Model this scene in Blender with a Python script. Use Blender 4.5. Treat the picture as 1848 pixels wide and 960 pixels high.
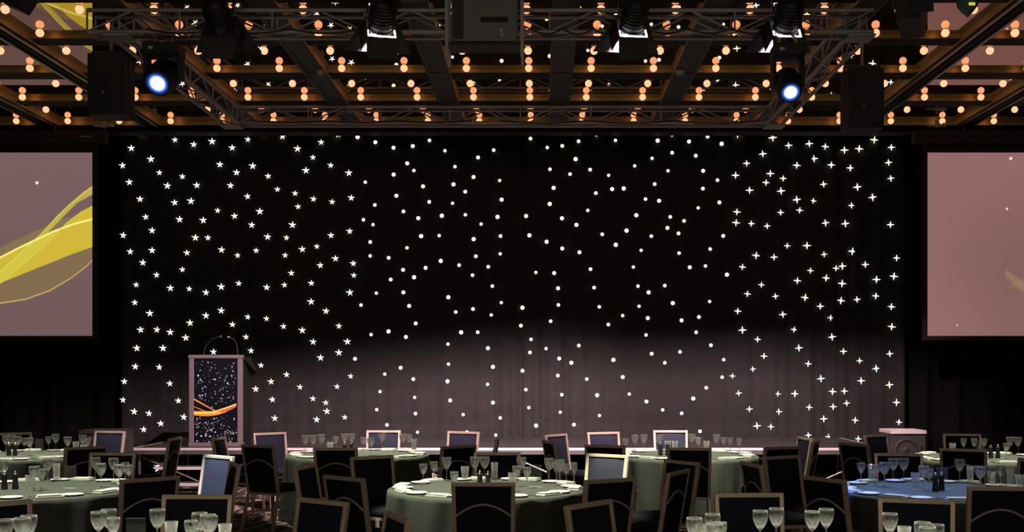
import bpy, bmesh, math, random
import numpy as np
from mathutils import Vector, Matrix

random.seed(7)
for o in list(bpy.data.objects):
    bpy.data.objects.remove(o)
sc = bpy.context.scene
COL = sc.collection

# ------------------------------------------------------------------ camera, world, lights, exposure
F = 2000.0            # focal length in pixels of the 1848 x 960 frame
VX, VY = 975.0, 668.0  # where the room's depth lines meet
EYE = 1.72
cam_data = bpy.data.cameras.new('camera')
cam = bpy.data.objects.new('camera', cam_data)
COL.objects.link(cam)
cam.location = (0, 0, EYE)
cam.rotation_euler = (math.pi / 2, 0, 0)
cam_data.sensor_fit = 'HORIZONTAL'
cam_data.sensor_width = 36
cam_data.lens = F / 1848 * 36
cam_data.shift_x = -(VX - 924) / 1848
cam_data.shift_y = (VY - 480) / 1848
cam_data.clip_end = 200
sc.camera = cam

vs = sc.view_settings
vs.view_transform = 'Standard'
vs.look = 'None'
vs.exposure = 0.0
vs.gamma = 1.0
vs.use_curve_mapping = False
sc.cycles.caustics_reflective = False
sc.cycles.caustics_refractive = False
sc.cycles.transparent_max_bounces = 24
sc.cycles.max_bounces = 8
sc.cycles.sample_clamp_indirect = 3.0

world = bpy.data.worlds.new('dim_hall')
sc.world = world
world.use_nodes = True
world.node_tree.nodes['Background'].inputs[0].default_value = (1.0, 0.75, 0.6, 1)
world.node_tree.nodes['Background'].inputs[1].default_value = 0.004


def lamp(name, kind, loc, aim, power, color, radius=0.05, half=30, blend=0.3, size=(1, 1)):
    d = bpy.data.lights.new(name, kind)
    d.energy = power
    d.color = color
    if kind == 'SPOT':
        d.spot_size = math.radians(2 * half)
        d.spot_blend = blend
        d.shadow_soft_size = radius
    elif kind == 'AREA':
        d.shape = 'RECTANGLE'
        d.size, d.size_y = size
    o = bpy.data.objects.new(name, d)
    COL.objects.link(o)
    o.location = loc
    v = Vector(aim) - Vector(loc)
    o.rotation_euler = v.to_track_quat('-Z', 'Y').to_euler()
    return o


# broad fill lamp added behind the camera for the hall's unseen bulbs, and pin spots on the tables
lamp('house_fill', 'AREA', (-0.5, -1.0, 5.5), (-0.5, 4.0, 0.5), 380, (1.0, 0.82, 0.66), size=(16, 5))
TABLES = {
    'centre': (-0.44, 9.22), 'stage_left': (-2.12, 12.88), 'stage_right': (1.68, 12.8),
    'left': (-4.15, 9.15), 'far_left': (-6.0, 12.75), 'blue': (3.22, 9.05),
    'far_right': (4.95, 12.38), 'near_left': (-2.2, 5.6), 'near_right': (1.42, 5.68)}
WARM = (1.0, 0.96, 0.74)
PIN = {'centre': (-1.1, -1.0, 1750), 'stage_left': (-0.9, -1.0, 1800), 'stage_right': (-0.2, -1.8, 1900),
       'left': (-0.2, -0.9, 1300), 'far_left': (0.2, -0.9, 1500), 'blue': (0.5, 0.6, 300),
       'far_right': (0.0, -0.9, 1500), 'near_left': (0, 0.3, 3000), 'near_right': (0, 0.3, 3000)}
for k, (dx, dy, p) in PIN.items():
    tx, ty = TABLES[k]
    lamp('pin_spot', 'SPOT', (tx + dx, ty + dy, 5.45), (tx, ty + 0.1, 0.74), p * 2.2, WARM, radius=0.04, half=13.5, blend=0.4)
# narrow unseen spots added to brighten single chairs: the one below the lectern, those against the stage, the cream one
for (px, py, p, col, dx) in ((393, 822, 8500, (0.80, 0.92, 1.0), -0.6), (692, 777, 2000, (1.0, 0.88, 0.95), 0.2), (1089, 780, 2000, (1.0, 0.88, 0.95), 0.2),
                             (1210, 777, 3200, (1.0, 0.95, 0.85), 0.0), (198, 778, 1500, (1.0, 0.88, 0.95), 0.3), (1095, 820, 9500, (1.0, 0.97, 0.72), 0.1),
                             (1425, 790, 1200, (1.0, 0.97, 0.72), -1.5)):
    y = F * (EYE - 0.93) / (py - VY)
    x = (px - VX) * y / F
    lamp('chair_fill_spot', 'SPOT', (x + dx, y - 2.3, 5.45), (x, y - 0.15, 0.75), p, col, radius=0.03, half=4.2, blend=0.6)
# blue beam of the moving head beside the right truss
lamp('blue_beam', 'SPOT', (2.56, 11.08, 4.48), (3.15, 9.1, 0.74), 1700, (0.12, 0.30, 1.0), radius=0.05, half=11, blend=0.5)
# the other moving head's beam grazes the same table's edge
lamp('blue_beam', 'SPOT', (-4.0, 11.65, 4.72), (2.52, 8.95, 0.78), 9000, (0.05, 0.16, 1.0), radius=0.03, half=1.7, blend=0.7)
# white-pink wash of the three lit stage lanterns; their barn doors cut it at the curtain
WASH = (1.0, 0.71, 0.74)
LANTERN_Y, LANTERN_Z = 11.62, 5.30
LANTERNS = [(-1.67, True, -3.2), (0.96, True, 0.2), (2.57, True, 2.3), (-3.35, False, -3.35)]


# ------------------------------------------------------------------ materials
def nt(name):
    m = bpy.data.materials.new(name)
    m.use_nodes = True
    return m, m.node_tree, m.node_tree.nodes['Principled BSDF']


def pbr(name, col, rough=0.5, metal=0.0, spec=0.5, noise=0.0, scale=30, bump=0.0, sheen=0.0):
    m, t, b = nt(name)
    b.inputs['Base Color'].default_value = (*col, 1)
    b.inputs['Roughness'].default_value = rough
    b.inputs['Metallic'].default_value = metal
    b.inputs['Specular IOR Level'].default_value = spec
    if sheen:
        b.inputs['Sheen Weight'].default_value = sheen
    if noise or bump:
        tc = t.nodes.new('ShaderNodeTexCoord')
        n = t.nodes.new('ShaderNodeTexNoise')
        n.inputs['Scale'].default_value = scale
        n.inputs['Detail'].default_value = 4
        t.links.new(tc.outputs['Object'], n.inputs['Vector'])
        if noise:
            mx = t.nodes.new('ShaderNodeMix')
            mx.data_type = 'RGBA'
            mx.inputs[6].default_value = (*[c * (1 - noise) for c in col], 1)
            mx.inputs[7].default_value = (*[c * (1 + noise) for c in col], 1)
            t.links.new(n.outputs['Fac'], mx.inputs[0])
            t.links.new(mx.outputs[2], b.inputs['Base Color'])
        if bump:
            bp = t.nodes.new('ShaderNodeBump')
            bp.inputs['Strength'].default_value = bump
            bp.inputs['Distance'].default_value = 0.01
            t.links.new(n.outputs['Fac'], bp.inputs['Height'])
            t.links.new(bp.outputs[0], b.inputs['Normal'])
    return m


def glow(name, col, strength=1.0):
    m, t, b = nt(name)
    t.nodes.remove(b)
    e = t.nodes.new('ShaderNodeEmission')
    e.inputs[0].default_value = (*col, 1)
    e.inputs[1].default_value = strength
    t.links.new(e.outputs[0], t.nodes['Material Output'].inputs[0])
    return m


def picture_emit(name, strength=1.0):
    m, t, b = nt(name)
    t.nodes.remove(b)
    a = t.nodes.new('ShaderNodeAttribute')
    a.attribute_name = 'picture'
    e = t.nodes.new('ShaderNodeEmission')
    e.inputs[1].default_value = strength
    t.links.new(a.outputs['Color'], e.inputs[0])
    t.links.new(e.outputs[0], t.nodes['Material Output'].inputs[0])
    return m


def picture_print(name, back):
    m, t, b = nt(name)
    a = t.nodes.new('ShaderNodeAttribute')
    a.attribute_name = 'picture'
    t.links.new(a.outputs['Color'], b.inputs['Base Color'])
    b.inputs['Roughness'].default_value = 0.35
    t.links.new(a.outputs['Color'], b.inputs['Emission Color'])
    b.inputs['Emission Strength'].default_value = back  # emission adds a faint glow to the print
    return m


def thin_glass(name, tint=(0.97, 0.98, 0.97), rim=0.5, base=0.05, real=0.0):
    m, t, b = nt(name)
    t.nodes.remove(b)
    tr = t.nodes.new('ShaderNodeBsdfTransparent')
    tr.inputs[0].default_value = (*tint, 1)
    gl = t.nodes.new('ShaderNodeBsdfGlossy')
    gl.inputs['Roughness'].default_value = 0.035
    lw = t.nodes.new('ShaderNodeLayerWeight')
    lw.inputs[0].default_value = 0.35
    mr = t.nodes.new('ShaderNodeMapRange')
    mr.inputs['To Min'].default_value = base
    mr.inputs['To Max'].default_value = rim
    pw_ = t.nodes.new('ShaderNodeMath')
    pw_.operation = 'POWER'
    pw_.inputs[1].default_value = 2.8
    t.links.new(lw.outputs['Facing'], pw_.inputs[0])
    t.links.new(pw_.outputs[0], mr.inputs['Value'])
    df = t.nodes.new('ShaderNodeBsdfDiffuse')  # white diffuse towards the rim imitates light gathered inside the glass
    df.inputs[0].default_value = (1.0, 1.0, 0.97, 1)
    tl = t.nodes.new('ShaderNodeBsdfTranslucent')
    tl.inputs[0].default_value = (1.0, 1.0, 0.97, 1)
    m1 = t.nodes.new('ShaderNodeMixShader')
    t.links.new(df.outputs[0], m1.inputs[1])
    t.links.new(tl.outputs[0], m1.inputs[2])
    m2 = t.nodes.new('ShaderNodeMixShader')
    m2.inputs[0].default_value = 0.5
    t.links.new(gl.outputs[0], m2.inputs[1])
    t.links.new(m1.outputs[0], m2.inputs[2])
    mx = t.nodes.new('ShaderNodeMixShader')
    t.links.new(mr.outputs[0], mx.inputs[0])
    t.links.new(tr.outputs[0], mx.inputs[1])
    t.links.new(m2.outputs[0], mx.inputs[2])
    if not real:
        t.links.new(mx.outputs[0], t.nodes['Material Output'].inputs[0])
        return m
    gg = t.nodes.new('ShaderNodeBsdfGlass')
    gg.inputs['IOR'].default_value = 1.5
    gg.inputs['Roughness'].default_value = 0.0
    m3 = t.nodes.new('ShaderNodeMixShader')
    m3.inputs[0].default_value = real
    t.links.new(mx.outputs[0], m3.inputs[1])
    t.links.new(gg.outputs[0], m3.inputs[2])
    t.links.new(m3.outputs[0], t.nodes['Material Output'].inputs[0])
    return m


def mirror(name, col, rough=0.0):
    return pbr(name, col, rough, 1.0)


M = {
    'mirror': pbr('bronze_mirror', (0.58, 0.45, 0.34), 0.0, 0.94),
    'brass': pbr('brass_strip', (0.62, 0.48, 0.18), 0.4, 0.45, noise=0.15, scale=3),
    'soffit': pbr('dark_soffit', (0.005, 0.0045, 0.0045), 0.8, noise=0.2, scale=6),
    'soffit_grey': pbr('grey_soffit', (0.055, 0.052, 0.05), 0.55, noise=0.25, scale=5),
    'track': pbr('track_metal', (0.30, 0.31, 0.26), 0.35, 0.8),
    'bulb': glow('bulb_glow', (1.0, 0.40, 0.20), 1.7),
    'bulb_off': pbr('bulb_unlit', (0.35, 0.32, 0.28), 0.3),
    'drape': pbr('black_velvet', (0.006, 0.0055, 0.006), 0.95, spec=0.1, noise=0.3, scale=8),
    'starcloth': pbr('star_cloth', (0.030, 0.0275, 0.0275), 0.95, spec=0.1, noise=0.25, scale=5, bump=0.15),
    'star_warm': glow('star_warm', (1.0, 0.90, 0.66), 2.2),
    'star_neutral': glow('star_neutral', (1.0, 0.96, 0.90), 2.2),
    'star_cool': glow('star_cool', (0.90, 0.92, 1.0), 2.2),
    'wall': pbr('dark_wall', (0.012, 0.009, 0.008), 0.8, noise=0.2, scale=2),
    'deck': pbr('stage_deck', (0.032, 0.026, 0.026), 0.55, noise=0.25, scale=4),
    'lectern_frame': pbr('lectern_frame', (0.24, 0.20, 0.205), 0.45, 0.3),
    'edge': pbr('stage_edge', (0.72, 0.63, 0.63), 0.45, 0.1),
    'alu': pbr('dull_aluminium', (0.32, 0.30, 0.31), 0.4, 0.9),
    'truss': pbr('truss_metal', (0.42, 0.41, 0.40), 0.5, 0.4),
    'black': pbr('black_paint', (0.010, 0.010, 0.011), 0.5),
    'blackbox': pbr('black_cabinet', (0.012, 0.012, 0.015), 0.6, noise=0.2, scale=20),
    'grille': pbr('speaker_grille', (0.038, 0.034, 0.034), 0.6, noise=0.3, scale=90),
    'case': pbr('projector_grey', (0.20, 0.195, 0.19), 0.5, noise=0.1, scale=9),
    'label': pbr('pale_label', (0.55, 0.55, 0.52), 0.6),
    'green': pbr('green_paint', (0.07, 0.12, 0.10), 0.45),
    'yellow': glow('yellow_display', (0.75, 0.75, 0.12), 0.8),
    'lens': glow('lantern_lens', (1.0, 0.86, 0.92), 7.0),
    'beam': glow('moving_head_lens', (0.55, 0.72, 1.0), 7.0),
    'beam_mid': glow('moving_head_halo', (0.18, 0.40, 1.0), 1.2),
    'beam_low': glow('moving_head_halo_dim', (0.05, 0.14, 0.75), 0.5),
    'beam_faint': glow('moving_head_halo_faint', (0.015, 0.04, 0.25), 0.25),
    'frame': pbr('bronze_frame', (0.46, 0.375, 0.29), 0.42, 0.4, noise=0.15, scale=14),
    'fabric': pbr('blue_grey_fabric', (0.011, 0.012, 0.021), 0.9, spec=0.15, noise=0.15, scale=120),
    'back': pbr('black_back_fabric', (0.006, 0.0065, 0.011), 0.85, spec=0.2, noise=0.2, scale=60),
    'arch': pbr('arch_piping', (0.26, 0.22, 0.18), 0.6),
    'cloth': pbr('green_cloth', (0.050, 0.058, 0.048), 0.85, spec=0.2, noise=0.12, scale=7, bump=0.05),
    'china': pbr('white_china', (0.78, 0.77, 0.68), 0.2),
    'napkin': pbr('folded_linen', (0.40, 0.43, 0.36), 0.8, noise=0.08, scale=40),
    'steel': pbr('cutlery_steel', (0.75, 0.75, 0.72), 0.18, 1.0),
    'mill': pbr('pepper_mill_black', (0.010, 0.010, 0.009), 0.25),
    'glass': thin_glass('clear_glass', rim=1.0, base=0.05, real=0.42),
    'acrylic': thin_glass('clear_acrylic', (0.90, 0.95, 0.92), rim=0.5, base=0.04),
    'screen_black': pbr('screen_border', (0.012, 0.009, 0.009), 0.8),
    'screen_case': pbr('screen_case', (0.030, 0.017, 0.015), 0.6),
    'white': pbr('white_plastic', (0.55, 0.53, 0.5), 0.5),
    'gold_clamp': pbr('yellow_clamp', (0.35, 0.24, 0.07), 0.4, 0.6),
}

# patterned carpet
m, t, b = nt('swirl_carpet')
tc = t.nodes.new('ShaderNodeTexCoord')
w = t.nodes.new('ShaderNodeTexWave')
w.inputs['Scale'].default_value = 1.6
w.inputs['Distortion'].default_value = 14
w.inputs['Detail'].default_value = 2
w.inputs['Detail Scale'].default_value = 0.7
t.links.new(tc.outputs['Object'], w.inputs['Vector'])
cr = t.nodes.new('ShaderNodeValToRGB')
cr.color_ramp.elements[0].position = 0.55
cr.color_ramp.elements[0].color = (0.022, 0.015, 0.013, 1)
cr.color_ramp.elements[1].position = 0.72
cr.color_ramp.elements[1].color = (0.24, 0.17, 0.14, 1)
t.links.new(w.outputs['Fac'], cr.inputs[0])
t.links.new(cr.outputs[0], b.inputs['Base Color'])
b.inputs['Roughness'].default_value = 0.95
M['carpet'] = m


# ------------------------------------------------------------------ mesh helpers
class MB:
    def __init__(s):
        s.v, s.f, s.m, s.s = [], [], [], []

    def add(s, vs_, fs_, mat=0, smooth=False):
        n = len(s.v)
        s.v += [tuple(p) for p in vs_]
        for f in fs_:
            s.f.append([i + n for i in f])
            s.m.append(mat)
            s.s.append(smooth)
        return s

    def box(s, c, size, R=None, mat=0, taper=1.0):
        hx, hy, hz = size[0] / 2, size[1] / 2, size[2] / 2
        pts = []
        for z in (-1, 1):
            k = taper if z < 0 else 1.0
            for x, y in ((-1, -1), (1, -1), (1, 1), (-1, 1)):
                p = Vector((x * hx * k, y * hy * k, z * hz))
                if R:
                    p = R @ p
                pts.append(p + Vector(c))
        return s.add(pts, [(3, 2, 1, 0), (4, 5, 6, 7), (0, 1, 5, 4), (1, 2, 6, 5), (2, 3, 7, 6), (3, 0, 4, 7)], mat)

    def bar(s, p0, p1, wd, ht=None, mat=0, up=(0, 0, 1)):
        p0, p1 = Vector(p0), Vector(p1)
        d = (p1 - p0)
        L = d.length
        d.normalize()
        u = Vector(up)
        if abs(d.dot(u)) > 0.98:
            u = Vector((0, 1, 0))
        x = d.cross(u).normalized()
        z = x.cross(d)
        R = Matrix((x, d, z)).transposed()
        return s.box((p0 + p1) / 2, (wd, L, ht or wd), R, mat)

    def tube(s, pts, r, n=8, mat=0, caps=True):
        pts = [Vector(p) for p in pts]
        rs = r if isinstance(r, (list, tuple)) else [r] * len(pts)
        vs_, fs_ = [], []
        for i, p in enumerate(pts):
            d = (pts[min(i + 1, len(pts) - 1)] - pts[max(i - 1, 0)]).normalized()
            u = Vector((0, 0, 1)) if abs(d.z) < 0.9 else Vector((1, 0, 0))
            a = d.cross(u).normalized()
            b_ = d.cross(a)
            for k in range(n):
                t_ = 2 * math.pi * k / n
                vs_.append(p + (a * math.cos(t_) + b_ * math.sin(t_)) * rs[i])
        for i in range(len(pts) - 1):
            for k in range(n):
                fs_.append((i * n + k, i * n + (k + 1) % n, (i + 1) * n + (k + 1) % n, (i + 1) * n + k))
        s.add(vs_, fs_, mat, True)
        if caps:
            s.add(vs_[:n], [tuple(range(n))], mat)
            s.add(vs_[-n:], [tuple(range(n - 1, -1, -1))], mat)
        return s

    def lathe(s, prof, n=20, c=(0, 0, 0), mat=0, R=None):
        vs_, fs_ = [], []
        for (r, z) in prof:
            for k in range(n):
                t_ = 2 * math.pi * k / n
                p = Vector((max(r, 1e-5) * math.cos(t_), max(r, 1e-5) * math.sin(t_), z))
                if R:
                    p = R @ p
                vs_.append(p + Vector(c))
        for i in range(len(prof) - 1):
            for k in range(n):
                fs_.append((i * n + k, i * n + (k + 1) % n, (i + 1) * n + (k + 1) % n, (i + 1) * n + k))
        return s.add(vs_, fs_, mat, True)

    def build(s, name, mats, parent=None, loc=None, bevel=0.0, rot=None):
        me = bpy.data.meshes.new(name)
        me.from_pydata(s.v, [], s.f)
        for mm in (mats if isinstance(mats, (list, tuple)) else [mats]):
            me.materials.append(mm if not isinstance(mm, str) else M[mm])
        me.polygons.foreach_set('material_index', s.m)
        me.polygons.foreach_set('use_smooth', s.s)
        me.update()
        o = bpy.data.objects.new(name, me)
        COL.objects.link(o)
        if loc is not None:
            o.location = loc
        if rot is not None:
            o.rotation_euler = rot
        if parent:
            o.parent = parent
        if bevel:
            bv = o.modifiers.new('soft_edge', 'BEVEL')
            bv.width = bevel
            bv.segments = 2
            bv.limit_method = 'ANGLE'
        return o


def tag(o, label, cat, group=None):
    o['label'] = label
    o['category'] = cat
    if group:
        o['group'] = group
    return o


def thing(name, label, cat, loc=(0, 0, 0), rz=0.0, group=None):
    o = bpy.data.objects.new(name, None)
    o.empty_display_size = 0.1
    COL.objects.link(o)
    o.location = loc
    o.rotation_euler = (0, 0, rz)
    return tag(o, label, cat, group)


def struct(o):
    o['kind'] = 'structure'
    return o


def copy_tree(o, parent=None):
    c = o.copy()
    COL.objects.link(c)
    if parent:
        c.parent = parent
    for ch in list(o.children):
        copy_tree(ch, c)
    return c


def lin(r, g, b_):
    return tuple(((c / 255) / 12.92 if c / 255 <= 0.04045 else ((c / 255 + 0.055) / 1.055) ** 2.4) for c in (r, g, b_))


ORD = ['zeroth', 'first', 'second', 'third', 'fourth', 'fifth', 'sixth', 'seventh', 'eighth', 'ninth', 'tenth',
       'eleventh', 'twelfth', 'thirteenth', 'fourteenth', 'fifteenth', 'sixteenth', 'seventeenth', 'eighteenth']

# ------------------------------------------------------------------ room shell
ZC = 5.70                     # mirrored ceiling
XL, XR, YB = -13.6, 12.6, 19.2
struct(MB().box(((XL + XR) / 2, 7.6, -0.05), (XR - XL, 24, 0.1)).build('floor', 'carpet'))
struct(MB().box(((XL + XR) / 2, YB + 0.1, 3), (XR - XL + 0.4, 0.2, 6.4)).build('wall_back', 'wall'))
struct(MB().box((XL - 0.1, 7.6, 3), (0.2, 24, 6.4)).build('wall_left', 'wall'))
struct(MB().box((XR + 0.1, 7.6, 3), (0.2, 24, 6.4)).build('wall_right', 'wall'))
struct(MB().box(((XL + XR) / 2, 7.6, ZC + 0.05), (XR - XL, 24, 0.1)).build('ceiling', 'mirror'))

# cross beams: dark underside, brass faces; long beams: grey ribbed undersides
CROSS = [(8.56, 8.86), (10.08, 10.38), (11.58, 11.86), (13.13, 13.42), (14.64, 14.98), (16.17, 16.50)]
D_CROSS = 0.05
LONG_X = [0.28 + 1.62 * k for k in range(-8, 8)]
n_trim = 1
for (y0, y1) in CROSS:
    mb = MB()
    mb.box(((XL + XR) / 2, (y0 + y1) / 2, ZC - D_CROSS / 2), (XR - XL, y1 - y0, D_CROSS))
    for i in (2, 4):      # the two long faces are brass
        mb.m[i] = 1
    struct(mb.build('trim_%d' % n_trim, ['soffit', 'brass']))
    n_trim += 1
mb = MB().box(((XL + XR) / 2, 17.98, ZC - 0.06), (XR - XL, 0.56, 0.12))
mb.m[2] = 1
mb.box(((XL + XR) / 2, 17.715, ZC - 0.115), (XR - XL, 0.05, 0.09))
for i in range(6, 12):
    mb.m[i] = 2
struct(mb.build('trim_%d' % n_trim, ['soffit', 'brass', 'drape']))
n_trim += 1
for x in LONG_X:
    if x < XL or x > XR:
        continue
    mb = MB()
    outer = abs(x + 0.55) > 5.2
    d = 0.085
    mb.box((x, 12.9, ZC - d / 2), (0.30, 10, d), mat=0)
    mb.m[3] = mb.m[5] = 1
    if outer:              # a sliding-wall track runs under the outer beams
        for dx in (-0.10, 0.10):
            mb.box((x + dx, 12.9, ZC - d - 0.012), (0.035, 10, 0.024), mat=2)
        mb.box((x, 12.9, ZC - d - 0.006), (0.05, 10, 0.012), mat=0)
    else:
        for dx in (-0.11, 0.11):
            mb.box((x + dx, 12.9, ZC - d - 0.008), (0.045, 10, 0.016), mat=0)
        for k in range(7):
            mb.box((x, 8.7 + k * 1.52, ZC - d - 0.005), (0.17, 0.55, 0.01), mat=0)
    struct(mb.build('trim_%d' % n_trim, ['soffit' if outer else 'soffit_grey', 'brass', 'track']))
    n_trim += 1

# ------------------------------------------------------------------ curtains
CY = 18.4             # star curtain plane
CX0, CX1 = -6.95, 6.05
SEAM = -0.30


def fold(x, z=0.0):
    a = 0.30 + 0.70 * max(0.0, math.sin(x * 0.9 + 1.0) * math.sin(x * 0.37 + 2.2))
    if abs(x + 0.1) < 0.7:
        a = 1.0
    zz = 1.0 - 0.35 * (z / 5.7)
    return a * zz * (0.030 * math.sin(x * 14.0 + 1.7 * math.sin(x * 2.3) + 0.12 * z) + 0.018 * math.sin(x * 31 + 2 * math.sin(x * 1.1)))


def curtain(name, x0, x1, y, mat, parent=None, z0=0.0, z1=5.66, step=0.022, f=fold):
    n = max(8, int((x1 - x0) / step))
    zs = [z0, 0.62, 0.80, 0.84, 0.88, 1.2, 1.62, 1.66, 1.70, 2.4, 3.2, 4.0, 4.8, z1]
    crease = {0.84: 0.010, 1.66: 0.008}
    vs_, fs_ = [], []
    for z in zs:
        for i in range(n + 1):
            x = x0 + (x1 - x0) * i / n
            vs_.append((x, y + f(x, z) + crease.get(z, 0), z))
    for j in range(len(zs) - 1):
        for i in range(n):
            a = j * (n + 1) + i
            fs_.append((a, a + 1, a + n + 2, a + n + 1))
    mb_ = MB().add(vs_, fs_, 0, True)
    o = mb_.build(name, mat, parent)
    so = o.modifiers.new('cloth_thickness', 'SOLIDIFY')
    so.thickness = 0.006
    so.offset = 1
    return o


def velvet(x, z=0.0):
    return 0.05 * math.sin(x * 9.5 + 1.3 * math.sin(x * 1.9)) + 0.02 * math.sin(x * 23)


for (a, b_, y, lab) in ((XL + 0.1, -6.85, 18.72, 'plain black velvet drape behind the screen with the yellow swoosh'),
                        (5.95, XR - 0.1, 18.72, 'plain black velvet drape behind the screen without the yellow swoosh')):
    o = curtain('velvet_drape', a, b_, y, 'drape', step=0.035, f=velvet)
    tag(o, lab, 'curtain', 'black drapes beside the star curtain')

T = [
    (205, 225, [(258,75),(425,45),(555,138),(725,180),(890,152),(1072,210),(1213,135),(1365,62),(1525,108),(1660,218),(1800,297),(163,213),(340,312),(85,370),(418,435),(625,470),(960,360),(1258,375),(1110,432),(1395,465),(1735,413),(145,520),(487,552),(752,547),(1058,552),(1210,648),(1480,585),(1638,620),(1805,672),(240,672),(552,703),(700,690),(940,775),(1092,825),(1320,783),(1665,740),(292,833),(598,855),(812,863),(1250,907),(1615,905),(350,955)]),
    (575, 225, [(25,160),(178,90),(352,112),(513,160),(677,210),(850,195),(1000,143),(1140,237),(1578,230),(1438,298),(1230,380),(110,368),(275,437),(423,520),(678,452),(800,350),(860,415),(942,557),(1217,540),(1397,473),(1322,605),(1632,503),(1650,677),(123,697),(297,662),(508,725),(702,642),(998,697),(1208,710),(766,783),(900,845),(1112,823),(1323,813),(1612,830),(1466,898),(405,858),(492,902),(283,962)]),
    (945, 225, [(62,128),(213,208),(348,192),(495,152),(655,90),(827,143),(1207,145),(1337,93),(1490,153),(1657,108),(1783,175),(468,313),(237,405),(418,447),(600,405),(765,460),(1000,372),(1157,305),(1337,255),(1550,282),(1300,417),(1617,417),(1745,502),(1180,537),(270,572),(797,582),(902,575),(650,618),(1615,577),(1097,673),(1220,687),(235,717),(1762,703),(578,773),(1572,752),(22,825),(345,845),(1015,817),(1320,833),(475,905),(1445,868),(1295,932),(928,955)]),
    (1315, 225, [(80,90),(393,120),(540,187),(722,175),(870,197),(1042,230),(1172,220),(1312,137),(1465,205),(305,265),(160,350),(768,307),(612,368),(922,365),(1097,390),(1440,342),(60,458),(372,443),(490,485),(335,523),(1460,485),(187,592),(472,598),(855,537),(1155,565),(1297,655),(612,677),(760,688),(1108,728),(72,788),(468,792),(637,773),(65,885),(203,892),(345,915),(873,885),(1050,892),(1457,902)]),
    (205, 417, [(92,40),(740,60),(855,62),(1390,53),(1562,62),(1703,165),(1835,140),(153,187),(350,175),(665,197),(975,170),(1120,220),(1288,177),(1550,220),(265,285),(392,397),(625,348),(1605,380),(207,485),(515,515),(685,522),(838,555),(972,503),(1130,472),(1382,508),(1543,487),(1785,470),(195,645),(330,742),(1782,637),(838,763),(972,717),(1212,775),(1380,790),(1075,843),(692,828),(245,890),(395,890),(513,912),(1535,860),(1703,895),(655,962),(1195,955)]),
    (575, 417, [(113,40),(467,100),(925,47),(1088,42),(1398,73),(1640,45),(153,248),(467,225),(798,152),(633,242),(1418,228),(1637,205),(18,310),(315,293),(1102,270),(965,332),(1267,308),(1530,323),(1388,398),(320,400),(762,350),(862,417),(652,438),(285,555),(522,560),(765,553),(1567,497),(383,667),(817,675),(1170,597),(1647,645),(70,722),(1237,730),(1392,703),(1557,757),(1838,690),(185,857),(877,833),(1823,852),(475,933),(632,905),(1285,913),(1435,912),(788,955)]),
    (945, 417, [(52,40),(708,30),(1150,47),(1395,22),(1797,45),(208,97),(347,158),(830,125),(1058,175),(1680,163),(503,193),(1400,200),(603,343),(988,325),(1497,327),(1638,315),(1832,393),(110,375),(275,380),(310,517),(635,510),(1030,497),(1125,553),(1272,492),(313,667),(682,683),(1040,678),(1343,650),(1675,635),(892,762),(1118,785),(1422,805),(1578,775),(243,813),(762,843),(1102,937),(1553,913)]),
    (1315, 417, [(527,133),(702,133),(248,220),(405,237),(860,210),(1115,183),(1512,243),(122,325),(963,337),(1022,317),(1230,302),(732,358),(617,448),(880,423),(1020,473),(1330,437),(1488,408),(293,485),(167,567),(418,588),(687,600),(1325,585),(1010,627),(1152,618),(825,678),(1465,682),(80,722),(487,752),(917,782),(1468,862),(122,893),(590,888),(928,955)]),
    (205, 609, [(213,97),(450,97),(903,130),(1243,120),(1802,40),(200,263),(417,268),(1332,252),(1563,335),(103,397),(510,415),(1420,398),(1285,465),(1683,447),(90,563),(585,570),(1433,560),(1800,552),(190,668),(322,685),(638,717),(1455,728),(1833,740),(430,775),(272,830),(160,935),(405,1160),(400,1230)]),
    (575, 609, [(262,38),(185,137),(20,183),(330,192),(292,350),(168,443),(1167,60),(1527,97),(1172,240),(1572,265),(1838,300),(597,330),(740,273),(855,375),(1163,395),(1523,422),(555,487),(68,588),(78,665),(238,720),(867,540),(1187,567),(1572,587),(525,650),(875,685),(1303,695),(1637,725),(617,788),(893,853),(1337,853),(1595,880)]),
    (945, 609, [(67,17),(57,135),(203,100),(497,73),(320,190),(430,228),(808,202),(1153,147),(1272,228),(1408,130),(1687,70),(1802,200),(308,343),(568,375),(893,357),(1787,358),(20,470),(343,515),(662,520),(952,510),(1645,453),(1105,577),(47,632),(330,673),(683,703),(1253,652),(1527,550),(1423,683),(112,793),(453,785),(1588,845)]),
    (1315, 609, [(260,17),(630,95),(317,168),(1032,125),(1175,210),(1450,147),(712,237),(1328,280),(218,285),(33,347),(830,370),(1190,390),(1447,427),(88,502),(442,508),(597,507),(932,487),(1040,483),(185,645),(450,668),(720,628),(937,623),(1063,592),(1512,585),(857,733),(1137,745),(1533,762),(255,797),(377,803),(713,880),(900,895),(1162,912)]),
]
STARS = []
for (ox, oy, L) in T:
    for (zx, zy) in L:
        STARS.append((ox + zx / 4.995, oy + zy / 4.995))


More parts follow.
